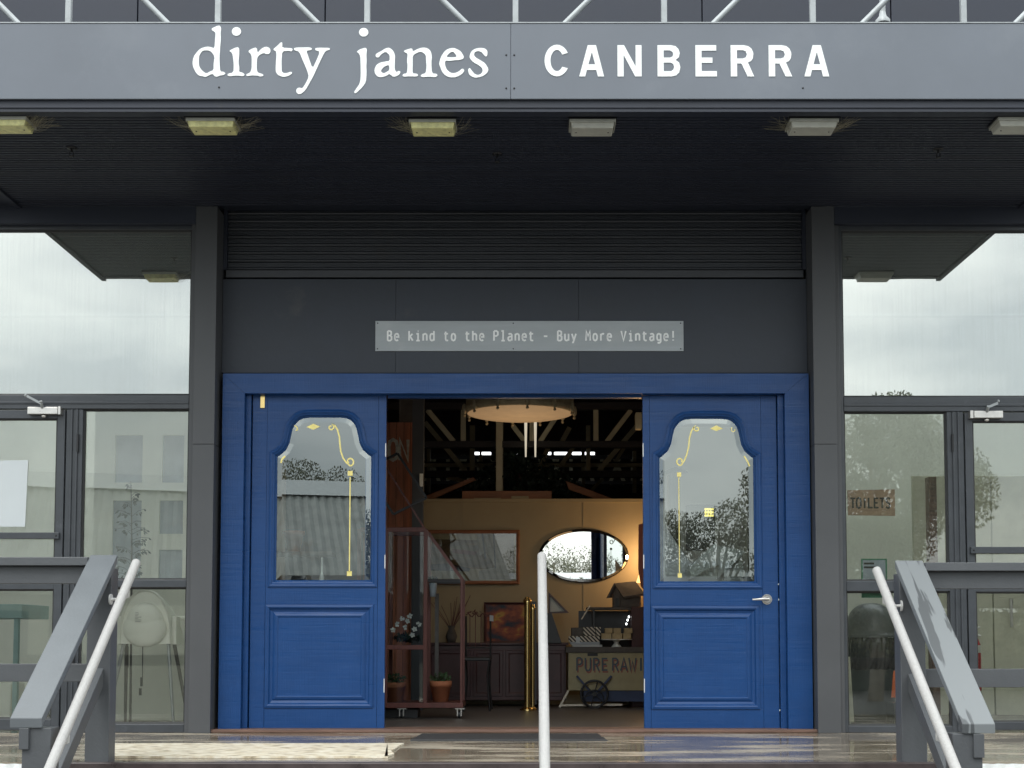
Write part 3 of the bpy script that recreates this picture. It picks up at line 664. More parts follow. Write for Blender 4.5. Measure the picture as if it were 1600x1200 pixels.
write('Be kind to the Planet - Buy More Vintage!', SG.x(605), SG.z(532.3), (SG.x(771.8) - SG.x(605.7)) / 15, s_, .0128, .1865, 'signwhite', bd)
for px in (590, 802, 1063.5):
    for py in (505, 545):
        b = MB(); b.ell((SG.x(px), .187, SG.z(py)), .005, .003, .005, 8, 5); b.build('screw', 'darkmetal', sg)

# ------------------------------------------------------------------ blue door surround
D1 = Pl(.12, 860)
sur = thing('door_surround', (DR.x(803), .12, 0.012), 'wide blue painted timber surround framing the double doors', 'door frame')
zt_, zi, zbt = D1.z(583.5), D1.z(614.5), .022
xl, xli, xri, xr = D1.x(344.5), D1.x(379), D1.x(1229), D1.x(1267)
MB().plate([(xl, zt_), (xli, zi), (xri, zi), (xr, zt_)], [], .12, .199).build('head', 'blue', sur, .002)
MB().plate([(xl, zbt), (xli, zbt), (xli, zi - .001), (xl, zt_ - .002)], [], .12, .235).build('jamb', 'blue', sur, .002)
MB().plate([(xri, zbt), (xr, zbt), (xr, zt_ - .002), (xri, zi - .001)], [], .12, .235).build('jamb', 'blue', sur, .002)
dxl, dxr = DR.x(391), DR.x(1216)
box('inner_jamb', 'blue', sur, xli + .001, dxl - .003, .175, .27, zbt, zi - .001, .002)
box('inner_jamb', 'blue', sur, dxr + .003, xri - .001, .175, .27, zbt, zi - .001, .002)
box('top_stop', 'blue', sur, DR.x(604), DR.x(1004), .205, .26, DR.z(621), DR.z(615.5))
box('backing', 'gasket', sur, XL1 + .001, xli - .001, .24, .29, 0, DR.z(584))
box('backing', 'gasket', sur, xri + .001, XR0 - .001, .24, .29, 0, DR.z(584))
thr = tag(box('door_threshold', 'threshold', None, DR.x(333), DR.x(1277), .03, .32, .001, .024, .004), 'worn brown timber threshold under the blue doors', 'threshold')

ARCH = [(420, 917), (420, 707), (428, 702), (435, 696), (439, 688), (441, 678), (444, 665), (450, 655), (458, 647), (468, 642.5), (480, 641), (530, 641), (542, 642.5), (552, 647), (560, 655), (565, 665), (568, 678), (570, 688), (574, 696), (581, 702), (589, 707), (589, 917)]
def make_door(x0, x1, ytop, ybot, dx, dy, label, left):
    t = thing('entry_door', (DR.x((x0 + x1) / 2), .2, DR.z(ybot)), label, 'door', 'blue panelled entrance doors')
    arch = DR.poly([(x + dx, y + dy) for x, y in ARCH])
    pan = DR.poly([(416 + dx, 1106 + dy), (416 + dx, 945 + dy), (584 + dx, 945 + dy), (584 + dx, 1106 + dy)])
    X0, X1, Z0, Z1 = DR.x(x0), DR.x(x1), DR.z(ybot), DR.z(ytop)
    xa, xb = DR.x(420 + dx) - .001, DR.x(589 + dx) + .001
    zm = DR.z(917 + dy) ; zn = DR.z(945 + dy)
    xp0, xp1 = DR.x(416 + dx), DR.x(584 + dx)
    # stiles and rails as separate boards
    e = .0007
    sl = xp0 - .004; sr = xp1 + .004
    box('stile', 'blue', t, X0, sl - e, .2, .245, Z0, Z1, .002)
    box('stile', 'blue', t, sr + .024 + e, X1, .2, .245, Z0, Z1, .002)
    sr += .024
    # top rail with the arched opening cut in it
    zl = zm
    xs0, xs1 = sl + e, sr - e
    loop = [(xs0, Z1), (xs0, zl), (arch[0][0], zl)] + arch[1:-1] + [(arch[-1][0], zl), (xs1, zl), (xs1, Z1)]
    b = MB(); b.plate(loop, [], .2, .245); b.build('arched_rail', 'blue', t, .0015)
    box('lock_rail', 'blue', t, xs0, xs1, .2, .245, zn + .0005, zm - e, .0015)
    box('bottom_rail', 'blue', t, xs0, xs1, .2, .245, Z0, DR.z(1106 + dy) - e, .002)
    b = MB(); b.box(xs0, xp0 - .0005, .2, .245, DR.z(1106 + dy), zn); b.box(xp1 + .0005, xs1, .2, .245, DR.z(1106 + dy), zn); b.build('muntin', 'blue', t)
    # mouldings
    g = MB(); g.ring(arch, [(-.004, .2), (-.004, .192), (.008, .186), (.018, .189), (.026, .197), (.034, .2), (.042, .214), (.05, .222), (.05, .24)], smooth=False)
    g.build('glazing_moulding', 'blue', t)
    g = MB(); g.ring(pan, [(-.002, .201), (0, .191), (.016, .187), (.026, .193), (.034, .207), (.052, .213), (.066, .205), (.078, .201), (.086, .203), (.092, .209), (.096, .209)], close=True)
    g.build('raised_panel', 'blue', t)
    # bevelled pane
    g = MB(); rows = g.ring(arch, [(.048, .225), (.086, .2195)], smooth=False); 
    inner = [(v[0], v[2]) for v in rows[-1]]; g.plate(inner, [], .2195, None)
    pane = g.build('pane', 'g_door', t)
    cxm = (DR.x(420 + dx) + DR.x(589 + dx)) / 2
    def orn(pts, w): 
        q = MB(); q.ribbon(DR.poly(pts), w, .2178); q.build('gold_ornament', 'gold', pane)
    def spiral(cx, cy, r0, r1, a0, a1, n=16): return [(cx + lerp(r0, r1, i / n) * math.cos(R(lerp(a0, a1, i / n))), cy - lerp(r0, r1, i / n) * math.sin(R(lerp(a0, a1, i / n)))) for i in range(n + 1)]
    mcx = (420 + 589) / 2 + dx
    q = MB(); d_ = DR.poly([(mcx - 17, 666 + dy), (mcx - 7, 662 + dy), (mcx - 7 + 0, 662 + dy), (mcx + 3, 666 + dy), (mcx - 7, 671 + dy)] if left else [(mcx + 6, 668), (mcx + 16, 664.5), (mcx + 26, 668), (mcx + 16, 673)])
    if left: d_ = DR.poly([(476, 666.5), (487, 661.5), (497.5, 666), (487, 671)])
    else: d_ = DR.poly([(1112, 669), (1121.5, 664), (1132, 669), (1121.5, 673)])
    q.plate(d_, [], .2178, None); q.build('gold_ornament', 'gold', pane)
    if left:
        sc1 = spiral(514.5, 667, 1.4, 5.2, -300, 60) + [(521, 664.5), (525, 671), (528, 682), (529, 694), (530.5, 705), (534, 715), (539, 722), (545, 727)] + spiral(544.5, 720.5, 7.2, 2, -70, 250)
        orn(sc1, .011); orn([(545.5, 745), (545.5, 894)], .0085)
        for y in (739, 896): orn([(545.5, y - 3.8), (545.5, y + 3.8)], .036)
        orn([(457, 664), (461, 667), (462, 671), (459, 672)], .008); orn([(443, 712), (438, 717), (436.5, 723)], .013)
    else:
        sc1 = spiral(1091, 669, 1.4, 5.2, 480, 120) + [(1086, 667), (1082, 674), (1079, 685), (1078, 697), (1075, 709), (1071, 719), (1066, 726)] + spiral(1064.5, 720, 6.8, 2, 270, -40)
        orn(sc1, .010); orn([(1062, 745), (1062, 896)], .006)
        for y in (741, 899): orn([(1062.5, y - 3.4), (1062.5, y + 3.4)], .03)
        orn(spiral(1149, 671, 4.5, 1.2, 120, 400), .006); orn([(1165, 712), (1170, 720), (1173.5, 728)], .011)
    return t, pane
dl, pl_ = make_door(392, 602, 616, 1139.5, 0, 0, 'blue panelled entrance door left of the opening with gold lined arched glass', True)
dr_, pr_ = make_door(1005.5, 1215.5, 618, 1141, 601, 2, 'blue panelled entrance door right of the opening with silver lever handle', False)
# brass tab at top of left door
box('brass_stop', 'brass', dl, DR.x(404), DR.x(411), .19, .1995, DR.z(638), DR.z(614.8), .002)
# lever handle
hx, hz = DR.x(1197.5), DR.z(936.5)
h = MB(); h.lathe(0, 0, [(0, 0)], 3); h = MB()
h.tube([(hx, .2, hz), (hx, .192, hz)], .037, 24); h.tube([(hx, .192, hz), (hx, .186, hz)], [.033, .026], 24); h.build('rose', 'silver', dr_)
h = MB(); h.tube([(hx, .187, hz), (hx, .15, hz)], .011, 12); h.tube([(hx + .008, .146, hz + .001), (hx - .03, .145, hz + .003), (hx - .07, .147, hz - .001), (hx - .112, .15, hz - .003)], [.014, .013, .009, .0065], 12); h.build('lever', 'silver', dr_)
for py in (913, 937, 1110):
    b = MB(); b.ell((DR.x(1215.8), .197, DR.z(py)), .004, .004, .007, 8, 5); b.build('latch_screw', 'white', dr_)
for dd, px in ((dl, 601.5), (dr_, 1005.8)):
    for z in (.28, 1.18, 2.0): box('hinge', 'chrome', dd, DR.x(px) - .003, DR.x(px) + .003, .194, .1995, z, z + .1)
for x, lb in ((-1.2, 'blue door leaf folded inwards behind the left door'), (.955, 'blue door leaf folded inwards behind the right door')):
    t = thing('folded_door_leaf', (x, .7, .024), lb, 'door', 'blue door leaves folded inwards')
    box('leaf', 'blue', t, x, x + .04, .27, 1.2, .03, DR.z(622), .002)
# ------------------------------------------------------------------ side glazing
def window_wall(side):
    L_ = side < 0
    G = Pl(.08, 780); mir = (lambda px: px) 
    t = thing('window_bay', (G.x(145) if L_ else G.x(1450), .08, 0), 'tall dark framed glazed bay left of the entrance with white highchair behind' if L_ else 'tall dark framed glazed bay right of the entrance with toilets sign behind', 'window', 'glazed bays beside the entrance')
    if L_:
        xi = XL0 - .001; xo = -6.2; X = G.x
        up = (X(295), Zp(360, .08), Zp(618, .08)); tr0, tr1 = Zp(640, .08), Zp(618, .08)
        jx = (X(103), X(129)); px0, px1 = X(131), X(289); py = (906, 918, 1131)
    else:
        xi = XR1 + .001; xo = 6.2; X = G.x
        up = (X(1319), Zp(361, .08), Zp(621, .08)); tr0, tr1 = Zp(644, .08), Zp(621, .08)
        jx = (X(1480), X(1506)); px0, px1 = X(1323), X(1478); py = (908, 924, 1134)
    zs_ = Zp(py[2], .08)
    # frame members
    def fr(n, x0, x1, z0, z1, d=.0, b=.004): return box(n, 'frame', t, x0, x1, .05 + d, .13, z0, z1, b)
    sgn = 1 if L_ else -1
    inner = up[0]
    fr('mullion', inner, xi, 0, ZH)                           # beside column
    fr('head_rail', *sorted((inner - .0005 * sgn, xo)), Zp(360 if L_ else 361, .08), ZH, .01)
    fr('transom', *sorted((inner - .0005 * sgn, xo)), tr0, tr1, -.004)
    a, b_ = sorted(jx); fr('door_jamb', a, b_, 0, tr0 - .0005, .004)
    for q_ in (.3, .62): box('jamb_rib', 'frame', t, lerp(a, b_, q_), lerp(a, b_, q_) + .012, .043, .0535, .01, tr0 - .002, .002)
    for q_ in (.35,): box('transom_rib', 'frame', t, *sorted((inner - .002 * sgn, xo)), .038, .0455, lerp(tr0, tr1, q_), lerp(tr0, tr1, q_) + .018, .002)
    m0, m1 = sorted(((px1 if L_ else px1), (px0)))
    q0, q1 = (b_ + .0005, inner - .0005) if L_ else (inner + .0005, a - .0005)
    fr('mid_rail', q0, q1, Zp(py[1], .08), Zp(py[0], .08), -.002)
    fr('sill', q0, q1, 0, zs_, .002)
    # gasket beads and panes
    def pane(x0, x1, z0, z1, mt, g=.018):
        x0, x1 = sorted((x0, x1)); z0, z1 = sorted((z0, z1))
        p = MB().box(x0, x1, .088, .094, z0, z1).build('pane', mt, t)
        gm = MB(); gm.ring([(x0, z0), (x1, z0), (x1, z1), (x0, z1)], [(0, .07), (g * .7, .076), (g * .75, .0875)])
        gm.build('glazing_bead', 'gasket', p); return p
    pane(inner, xo + sgn * -0.0, up[2], up[1], 'g_upper')
    pane(q0, q1, Zp(py[0], .08), tr0, 'g_lower')
    pane(q0, q1, zs_, Zp(py[1], .08), 'g_lower')
    # far side beyond the door: another jamb and pane
    jw = abs(jx[1] - jx[0]); dw = .92
    dx0 = a if L_ else b_
    far = dx0 - sgn * (dw + .012)
    f0, f1 = sorted((far, far - sgn * jw)); fr('door_jamb', f0, f1, 0, tr0 - .0005, .004)
    e0, e1 = sorted((far - sgn * (jw + .0005), xo)); fr('sill', e0, e1, 0, zs_, .002)
    pane(e0, e1, zs_, tr0, 'g_lower')
    # the glazed door
    d = thing('glazed_door', (dx0 - sgn * dw / 2, .07, .02), 'grey framed glazed door left of the entrance with a blank white notice' if L_ else 'grey framed glazed door right of the entrance with a push bar across it', 'door', 'glazed side doors')
    x0, x1 = sorted((dx0 - sgn * .006, dx0 - sgn * (dw + .006))); z0, z1 = .02, tr0 - .008
    w = .055
    for n_, aa in (('door_stile', (x0, x0 + w, z0, z1)), ('door_stile', (x1 - w, x1, z0, z1))): box(n_, 'frame', d, aa[0], aa[1], .045, .1, aa[2], aa[3], .003)
    ztp = Zp(655 if L_ else 659, .08)
    box('door_rail', 'frame', d, x0 + w + .0004, x1 - w - .0004, .046, .1, ztp, z1, .003)
    zm0, zm1 = (Zp(921, .08), Zp(897, .08)) if L_ else (Zp(925, .08), Zp(908, .08))
    box('door_rail', 'frame', d, x0 + w + .0004, x1 - w - .0004, .046, .1, zm0, zm1, .003)
    box('door_rail', 'frame', d, x0 + w + .0004, x1 - w - .0004, .046, .1, z0, Zp(1123 if L_ else 1128, .08), .003)
    for za_, zb_ in ((zm1, ztp), (Zp(1123 if L_ else 1128, .08), zm0)):
        p = MB().box(x0 + w, x1 - w, .07, .075, za_, zb_).build('pane', 'g_lower', d)
        gm = MB(); gm.ring([(x0 + w, za_), (x1 - w, za_), (x1 - w, zb_), (x0 + w, zb_)], [(0, .0525), (.012, .058), (.012, .0695)]); gm.build('glazing_bead', 'gasket', p)
    zb1_, zb2_ = (Zp(842, .03), Zp(832, .03)) if L_ else (Zp(865, .03), Zp(854.5, .03))
    box('push_bar', 'frame', d, x0 + .02, x1 - .02, .02, .044, zb1_, zb2_, .003)
    for xx in (x0 + .04, x1 - .04):
        q = MB(); q.ell((xx, .018, (zb1_ + zb2_) / 2), .007, .003, .007, 8, 5); q.build('bolt', 'darkmetal', d)
    # closer
    cl = Pl(.0, 645)
    a_, b2 = (cl.x(43), cl.x(90)) if L_ else (cl.x(1522), cl.x(1567))
    yt, yb = (636, 647) if L_ else (642, 653)
    c = box('closer_body', 'silver', d, a_, b2, -.005, .044, cl.z(yb), cl.z(yt), .003)
    ex = (cl.x(90.5), cl.x(94.5)) if L_ else (cl.x(1516), cl.x(1521))
    box('closer_cap', 'silver', d, ex[0], ex[1], -.002, .044, cl.z(yb + .5), cl.z(yt - .5), .002)
    xx = cl.x(67) if L_ else cl.x(1543)
    q = MB(); q.ell((xx, .02, cl.z(yb) - .012), .018, .014, .011, 12, 8); q.build('closer_knob', 'silver', d)
    arm = MB()
    if L_: arm.bar((cl.x(67), -.03, cl.z(632)), (cl.x(44), -.03, cl.z(620)), .012, .016); arm.ell((cl.x(42), -.03, cl.z(619)), .012, .012, .012, 8, 6); arm.tube([(cl.x(66), -.0, cl.z(637)), (cl.x(66), -.036, cl.z(628))], .012, 8)
    else: arm.bar((cl.x(1540), -.03, cl.z(638)), (cl.x(1557), -.03, cl.z(631)), .014, .018); arm.ell((cl.x(1558), -.03, cl.z(628)), .01, .01, .012, 8, 6); arm.tube([(cl.x(1542), 0, cl.z(643)), (cl.x(1542), -.036, cl.z(636))], .012, 8)
    arm.build('closer_arm', 'galv', d)
    hg = Pl(.04, 700); 
    for yy in ((678, 706), (1020, 1045)):
        xh = hg.x(121) if L_ else hg.x(1489)
        box('hinge', 'darkmetal', d, xh - .006, xh + .006, .036, .0535, hg.z(yy[1]), hg.z(yy[0]))
    return t, d
wl_, gdl = window_wall(-1)
wr_, gdr = window_wall(1)
N = Pl(.066, 770)
nt = tag(MB().plate(N.poly([(-34, 720), (43, 719), (40.5, 823), (-36, 823)]), [], .064, .0655).build('paper_notice', 'paper'), 'blank white paper notice taped to the left glazed door', 'notice')

# ------------------------------------------------------------------ porch things
def Ypy(py, z=0.0):
    lo, hi = -8.0, 30.0
    for _ in range(50):
        m_ = (lo + hi) / 2
        if Zp(py, m_) > z: lo, hi = (m_, hi) if z < CAMZ and py > 1000 and False else (lo, hi)
        if (Zp(py, m_) < z): hi = m_
        else: hi, lo = hi, m_
    return lo
def floor_Y(py, z=0.0):     # distance at which height z shows at row py below the horizon
    a = (CY - py) / F
    k = (math.sin(PITCH) + a * math.cos(PITCH)) / (math.cos(PITCH) - a * math.sin(PITCH))
    return (z - CAMZ) / k - CAMD
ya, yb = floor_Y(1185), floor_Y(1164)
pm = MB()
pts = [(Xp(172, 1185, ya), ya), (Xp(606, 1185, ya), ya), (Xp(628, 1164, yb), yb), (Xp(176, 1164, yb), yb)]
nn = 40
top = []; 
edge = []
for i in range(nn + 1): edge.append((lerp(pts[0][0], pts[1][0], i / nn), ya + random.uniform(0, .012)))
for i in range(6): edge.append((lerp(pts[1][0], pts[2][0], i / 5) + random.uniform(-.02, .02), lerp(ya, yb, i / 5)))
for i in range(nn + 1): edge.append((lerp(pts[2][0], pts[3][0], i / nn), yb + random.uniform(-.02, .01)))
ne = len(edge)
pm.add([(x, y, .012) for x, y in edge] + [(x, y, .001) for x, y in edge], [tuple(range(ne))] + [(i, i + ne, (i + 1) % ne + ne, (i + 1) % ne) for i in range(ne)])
tag(pm.build('pale_sheet', 'speckle'), 'long pale speckled sheet with an uneven end lying on the wet porch', 'mat')  # thin raised sheet with ragged edges, speckled pale and brown
ya, yb = floor_Y(1158), floor_Y(1148.5)
dm = MB(); x0, x1 = Xp(640, 1158, ya), Xp(950, 1158, ya)
dm.add([(x0, ya, .001), (x1, ya, .001), (x1 - .03, yb, .001), (x0 + .03, yb, .001), (x0 + .01, ya + .01, .012), (x1 - .01, ya + .01, .012), (x1 - .04, yb - .01, .012), (x0 + .04, yb - .01, .012)], [(4, 5, 6, 7), (0, 1, 5, 4), (1, 2, 6, 5), (2, 3, 7, 6), (3, 0, 4, 7)])
tag(dm.build('door_mat', 'mat'), 'thin black rubber door mat in front of the open doorway', 'mat')

def railing(side):
    L_ = side < 0
    lab = 'grey timber stair railing on the left of the steps' if L_ else 'grey timber stair railing on the right with rain streaks on its cap'
    PR = Pl(YE + .07, 1000)
    if L_: a, b_ = PR.x(141), PR.x(178); ca, cb = PR.x(134), PR.x(181)
    else: a, b_ = PR.x(1402), PR.x(1441); ca, cb = PR.x(1399), PR.x(1444)
    xc = (a + b_) / 2
    t = thing('stair_railing', (xc, YE + .07, 0), lab, 'railing', 'timber railings beside the steps')
    off = 0 if L_ else -.035
    zc = Zp(870.5, YE + .05) if L_ else Zp(879, YE + .05)
    YB = -3.36; zfc = Zp(1122, YB) if L_ else Zp(1131, YB)
    y0 = YE + .07
    box('rear_post', 'rail', t, a, b_, y0 - .06, y0 + .06, -.02, zc - .06, .004)
    # sloping cap plank (flat top, end cut plumb)
    sgn = 1 if L_ else -1
    xa, xb = sorted((Xp(139.5 if L_ else 1399.5, 870, y0), Xp(182 if L_ else 1443, 870, y0)))
    sl = (zc - zfc) / (y0 - YB); th = .046
    yk = y0 + .02
    vs = []
    for y, z in ((YB, zfc), (yk, zc + sl * .02)):
        for x in (xa, xb): vs += [(x, y, z), (x, y, z - th)]
    b = MB(); b.add([vs[0], vs[1], vs[2], vs[3], vs[4], vs[5], vs[6], vs[7]], [(0, 2, 6, 4), (1, 5, 7, 3), (0, 1, 3, 2), (4, 6, 7, 5), (0, 4, 5, 1), (2, 3, 7, 6)])
    b.build('sloping_cap', 'capwet' if not L_ else 'capdry', t, .004)
    # front newel
    PN = Pl(YB + .01, 1160)
    na, nb = (PN.x(34), PN.x(79)) if L_ else (PN.x(1489), PN.x(1535))
    box('front_newel', 'rail', t, na, nb, YB + .012, YB + .13, -.87, zfc - th - .001, .003)
    nz0 = Zp(1171 if L_ else 1184, YB)
    ba, bb = (PN.x(31), PN.x(46)) if L_ else (PN.x(1520), PN.x(1536.5))
    box('end_block', 'rail', t, ba, bb, YB - .006, YB + .0115, nz0, zfc - th - .001, .002)
    # sloping rail below the cap (side board) and mid rail
    i_ = xb if L_ else xa
    def slope(n, x0, x1, dz, hgt, ya_=YB + .14, yb_=y0 - .061):
        x0, x1 = sorted((x0, x1)); vs = []
        for y in (ya_, yb_):
            z = zfc + sl * (y - YB) + dz
            for x in (x0, x1): vs += [(x, y, z), (x, y, z - hgt)]
        q = MB(); q.add(vs, [(0, 2, 6, 4), (1, 5, 7, 3), (0, 1, 3, 2), (4, 6, 7, 5), (0, 4, 5, 1), (2, 3, 7, 6)]); q.build(n, 'rail', t, .002)
    slope('sloping_mid_rail', i_ - sgn * .04, i_ - sgn * .085, -.56, .10)
    slope('sloping_board', i_ - sgn * .03, i_ - sgn * .06, -.048, .07)
    # level rails running sideways
    xo = -6.4 if L_ else 6.4
    e0, e1 = sorted((a - .001 if L_ else b_ + .001, xo))
    ty = y0 + .035
    box('level_cap', 'rail', t, *sorted((xa - .001 if L_ else xb + .001, xo)), y0 - .03, y0 + .1, zc - .046, zc, .003)
    box('top_board', 'rail', t, e0, e1, ty - .02, ty + .02, Zp(912 if L_ else 920, ty - .02), zc - .048, .003)
    box('level_mid_rail', 'rail', t, e0, e1, ty - .02, ty + .02, Zp(1065 if L_ else 1074, ty), Zp(1037 if L_ else 1045, ty), .003)
    for k in range(1, 3):
        xp = (a - k * 1.75) if L_ else (b_ + k * 1.75)
        box('rear_post', 'rail', t, xp - .06, xp + .06, y0 + .056, y0 + .16, -.02, zc - .05, .003)
    # round steel handrail
    hr = thing('steel_handrail', (i_ + sgn * .07, -2.8, .5), 'pale round steel handrail fixed beside the left railing' if L_ else 'pale round steel handrail fixed beside the right railing', 'handrail', 'round steel handrails at the steps')
    Pt = Pl(-2.18, 878)
    xh = Pt.x(213) if L_ else Pt.x(1369.5)
    zt2 = Zp(879 if L_ else 891, -2.18); sl2 = sl
    # far end back towards the porch, near end past the newel
    p0 = Vector((xh, -2.18, zt2)); yend = -3.62
    zend = Zp(1200, -3.49) if L_ else Zp(1192, -3.49)
    s3 = (zt2 - zend) / (-2.18 + 3.49)
    p1 = Vector((xh, yend, zt2 - s3 * (-2.18 - yend)))
    MB().tube([p0, p1], .0245, 20).build('pipe', 'pipe', hr)
    for y in (-2.32, -3.25):
        z = zt2 - s3 * (-2.18 - y)
        q = MB(); xs = (i_ - sgn * .012)
        q.tube([(xs, y, z - .1), (lerp(xs, xh, .6), y, z - .1), (xh, y, z - .085), (xh, y, z - .02)], .008, 8); q.tube([(xs + sgn * .0, y, z - .1), (xs + sgn * .008, y, z - .1)], .03, 14)
        q.build('bracket', 'chrome', hr)
    return t
M['capdry'] = mat('cap_paint', (.115, .126, .136), .36, var=.08, scale=5, bump=.1, bscale=70, dirt=(.15, .162, .17), dirt_lo=.6, dirt_s=4)
def cap_wet():
    m, n, l, b = nmat('cap_paint_rain_streaked')
    t = n.new('ShaderNodeTexCoord'); mp_ = n.new('ShaderNodeMapping'); mp_.inputs['Scale'].default_value = (9, .9, 1)
    l.new(t.outputs['Object'], mp_.inputs[0]); a = n.new('ShaderNodeTexNoise'); a.inputs['Scale'].default_value = 1.6; a.inputs['Detail'].default_value = 3; a.inputs['Distortion'].default_value = .6
    l.new(mp_.outputs[0], a.inputs['Vector']); r = n.new('ShaderNodeValToRGB'); e = r.color_ramp.elements
    e[0].position = .40; e[0].color = (.065, .07, .074, 1); e[1].position = .425; e[1].color = (.16, .172, .178, 1)
    l.new(a.outputs['Fac'], r.inputs[0]); l.new(r.outputs[0], b.inputs['Base Color']); b.inputs['Roughness'].default_value = .4
    return m
M['capwet'] = cap_wet()
rl = railing(-1); rr_ = railing(1)
# centre handrail
Pc = Pl(-2.18, 870)
xh = Pc.x(846.6); zt3 = Zp(868, -2.18); s3 = .80
hr = thing('steel_handrail', (xh, -2.9, -.17), 'pale round steel handrail standing alone in the middle of the steps', 'handrail', 'round steel handrails at the steps')
MB().tube([(xh, -2.18, zt3), (xh, -2.19, zt3 - .001), (xh, -3.9, zt3 - s3 * 1.72)], [.021, .0245, .0245], 20).build('pipe', 'pipe', hr)
for y in (-2.34, -3.5):
    z = zt3 - s3 * (-2.18 - y); MB().tube([(xh, y, z - .02), (xh, y, -.05 if y > -2.4 else -.6)], .019, 14).build('stanchion', 'pipe', hr)
# corrugated skirts below the side porches
for s1, lb in ((-1, 'white corrugated skirting sheet below the left railing'), (1, 'white corrugated skirting sheet below the right railing')):
    b = MB(); vs = []; n = 260
    xA, xB = (-6.4, -2.64) if s1 < 0 else (2.44, 6.4)
    for i in range(n + 1):
        x = lerp(xA, xB, i / n); y = YE - .015 + .012 * math.sin(i * PI / 2.5)
        vs += [(x, y, -.85), (x, y, -.004)]
    b.add(vs, [(2 * i, 2 * i + 2, 2 * i + 3, 2 * i + 1) for i in range(n)], True)
    tag(b.build('corrugated_sheet', 'white'), lb, 'skirting', 'corrugated skirts of the porch')

# ================================================================== INSIDE THE HALL
# roof trusses
def hall_truss(Y, y_ch, webs, label):
    t = thing('hall_roof_truss', (0, Y, 4), label, 'truss', 'steel trusses under the hall roof')
    for y0, y1 in y_ch: box('chord', 'beam', t, -8.9, 8.9, Y - .05, Y + .05, Zp(y1, Y), Zp(y0, Y))
    P_ = Pl(Y, 680)
    for (xa, ya, xb_, yb_, w) in webs:
        MB().bar((P_.x(xa), Y, Zp(ya, Y)), (P_.x(xb_), Y, Zp(yb_, Y)), w, w, (0, 1, 0)).build('web', 'truss', t)
hall_truss(5.2, [(690, 700), (630, 641)], [(668, 641, 709, 690, .055), (724, 641, 724, 690, .055), (782, 600, 782, 784, .058), (820, 650, 806, 655, .04), (870, 650, 844, 690, .05), (931, 641, 931, 690, .055), (986, 641, 948, 690, .05), (801, 665, 820, 690, .05), (831, 641, 831, 690, .05)], 'nearest roof truss with cream webs above the partition wall')
hall_truss(7.6, [(736, 746), (560, 570)], [(664, 660, 727, 736, .06), (738, 665, 738, 736, .065), (919, 665, 919, 736, .055), (1000, 660, 935, 736, .06), (700, 746, 727, 752, .05), (860, 690, 842, 735, .06), (890, 668, 878, 690, .06), (895, 700, 876, 728, .055)], 'middle roof truss with cream webs above the partition wall')
hall_truss(10.5, [(771, 778), (722, 724)], [(670, 700, 670, 772, .055), (751, 712, 751, 736, .055), (911, 700, 911, 762, .055), (991, 705, 991, 772, .055), (942, 748, 922, 768, .05), (952, 711, 952, 724, .05), (975, 700, 960, 724, .05)], 'farthest roof truss with cream webs above the partition wall')
hall_truss(13.5, [(712, 718), (752, 757)], [(x, 757, x + 17 * (1 if k % 2 else -1), 712, .06) for k, x in enumerate(range(640, 1010, 24))] + [(x, 757, x, 712, .06) for x in range(652, 1010, 48)], 'rearmost roof truss with dense cream webs at the back of the hall')
pu = Pl(9.2, 728); tag(MB().box(-8.9, pu.x(770), 9.15, 9.2, pu.z(730), pu.z(724.5)).box(pu.x(835), 8.9, 9.15, 9.2, pu.z(730), pu.z(724.5)).build('ceiling_rail', 'truss'), 'long cream rail running level beneath the hall roof', 'rail')
tp = Pl(12, 708); sk = thing('strip_light_row', (tp.x(835), 12, tp.z(708)), 'row of bright white strip lights high at the back of the hall', 'strip light')
for a, b_ in ((741, 749), (753, 767), (773, 790), (793, 817), (850, 861), (866, 890), (894, 909), (912, 918), (921, 929)):
    box('tube', 'tubeglow', sk, tp.x(a), tp.x(b_), 11.97, 12.03, tp.z(710.3), tp.z(706.8))
# chandelier drum
cy_ = Pl(2.6, 640); cxx = cy_.x(812); rad = (cy_.x(898) - cy_.x(726)) / 2
ch = thing('drum_chandelier', (cxx, 2.6, Zp(655, 2.6)), 'large cream carved drum chandelier hanging inside above the doorway', 'chandelier')
zz = Zp(646, 2.6)
MB().lathe(cxx, 2.6, [(rad * .97, .5), (rad * .98, .06), (rad, .045), (rad * 1.0, .02), (rad * .97, 0), (rad * .95, -.005)], 40, z0=zz).build('drum', 'plaster', ch)
MB().lathe(cxx, 2.6, [(rad * .955, 0), (rad * .8, -.018), (rad * .5, -.03), (0, -.035)], 36, z0=zz - .003).build('diffuser', 'warmglow', ch)
for k in range(12):
    a = R(k * 30 + 8); b = MB(); b.ell((cxx + rad * 1.01 * math.cos(a), 2.6 + rad * 1.01 * math.sin(a), zz + .03), .022, .022, .05, 8, 6); b.ell((cxx + rad * 1.01 * math.cos(a), 2.6 + rad * 1.01 * math.sin(a), zz - .03), .014, .014, .014, 8, 6)
    b.build('finial', 'plaster', ch)
MB().tube([(cxx, 2.6, zz + .3), (cxx, 2.6, 6.1)], .012, 6).build('hanging_rod', 'darkmetal', ch)
pg = Pl(4.9, 680); pgt = thing('glass_pendant', (pg.x(829), 4.9, pg.z(716)), 'bright narrow glass pendant lamp hanging beyond the drum chandelier', 'lamp')
for a in (822, 836): MB().tube([(pg.x(a), 4.9, pg.z(714)), (pg.x(a), 4.9, pg.z(650))], .014, 8).build('glass_rod', 'pendglow', pgt) if False else None
M['pendglow'] = mat('glowing_glass', (.8, .7, .45), .3, emit=(1, .9, .7), es=.35)
for a in (821.5, 836.5): MB().tube([(pg.x(a), 4.9, pg.z(714)), (pg.x(a), 4.9, pg.z(645))], [.008, .018], 8).build('glass_rod', 'pendglow', pgt)
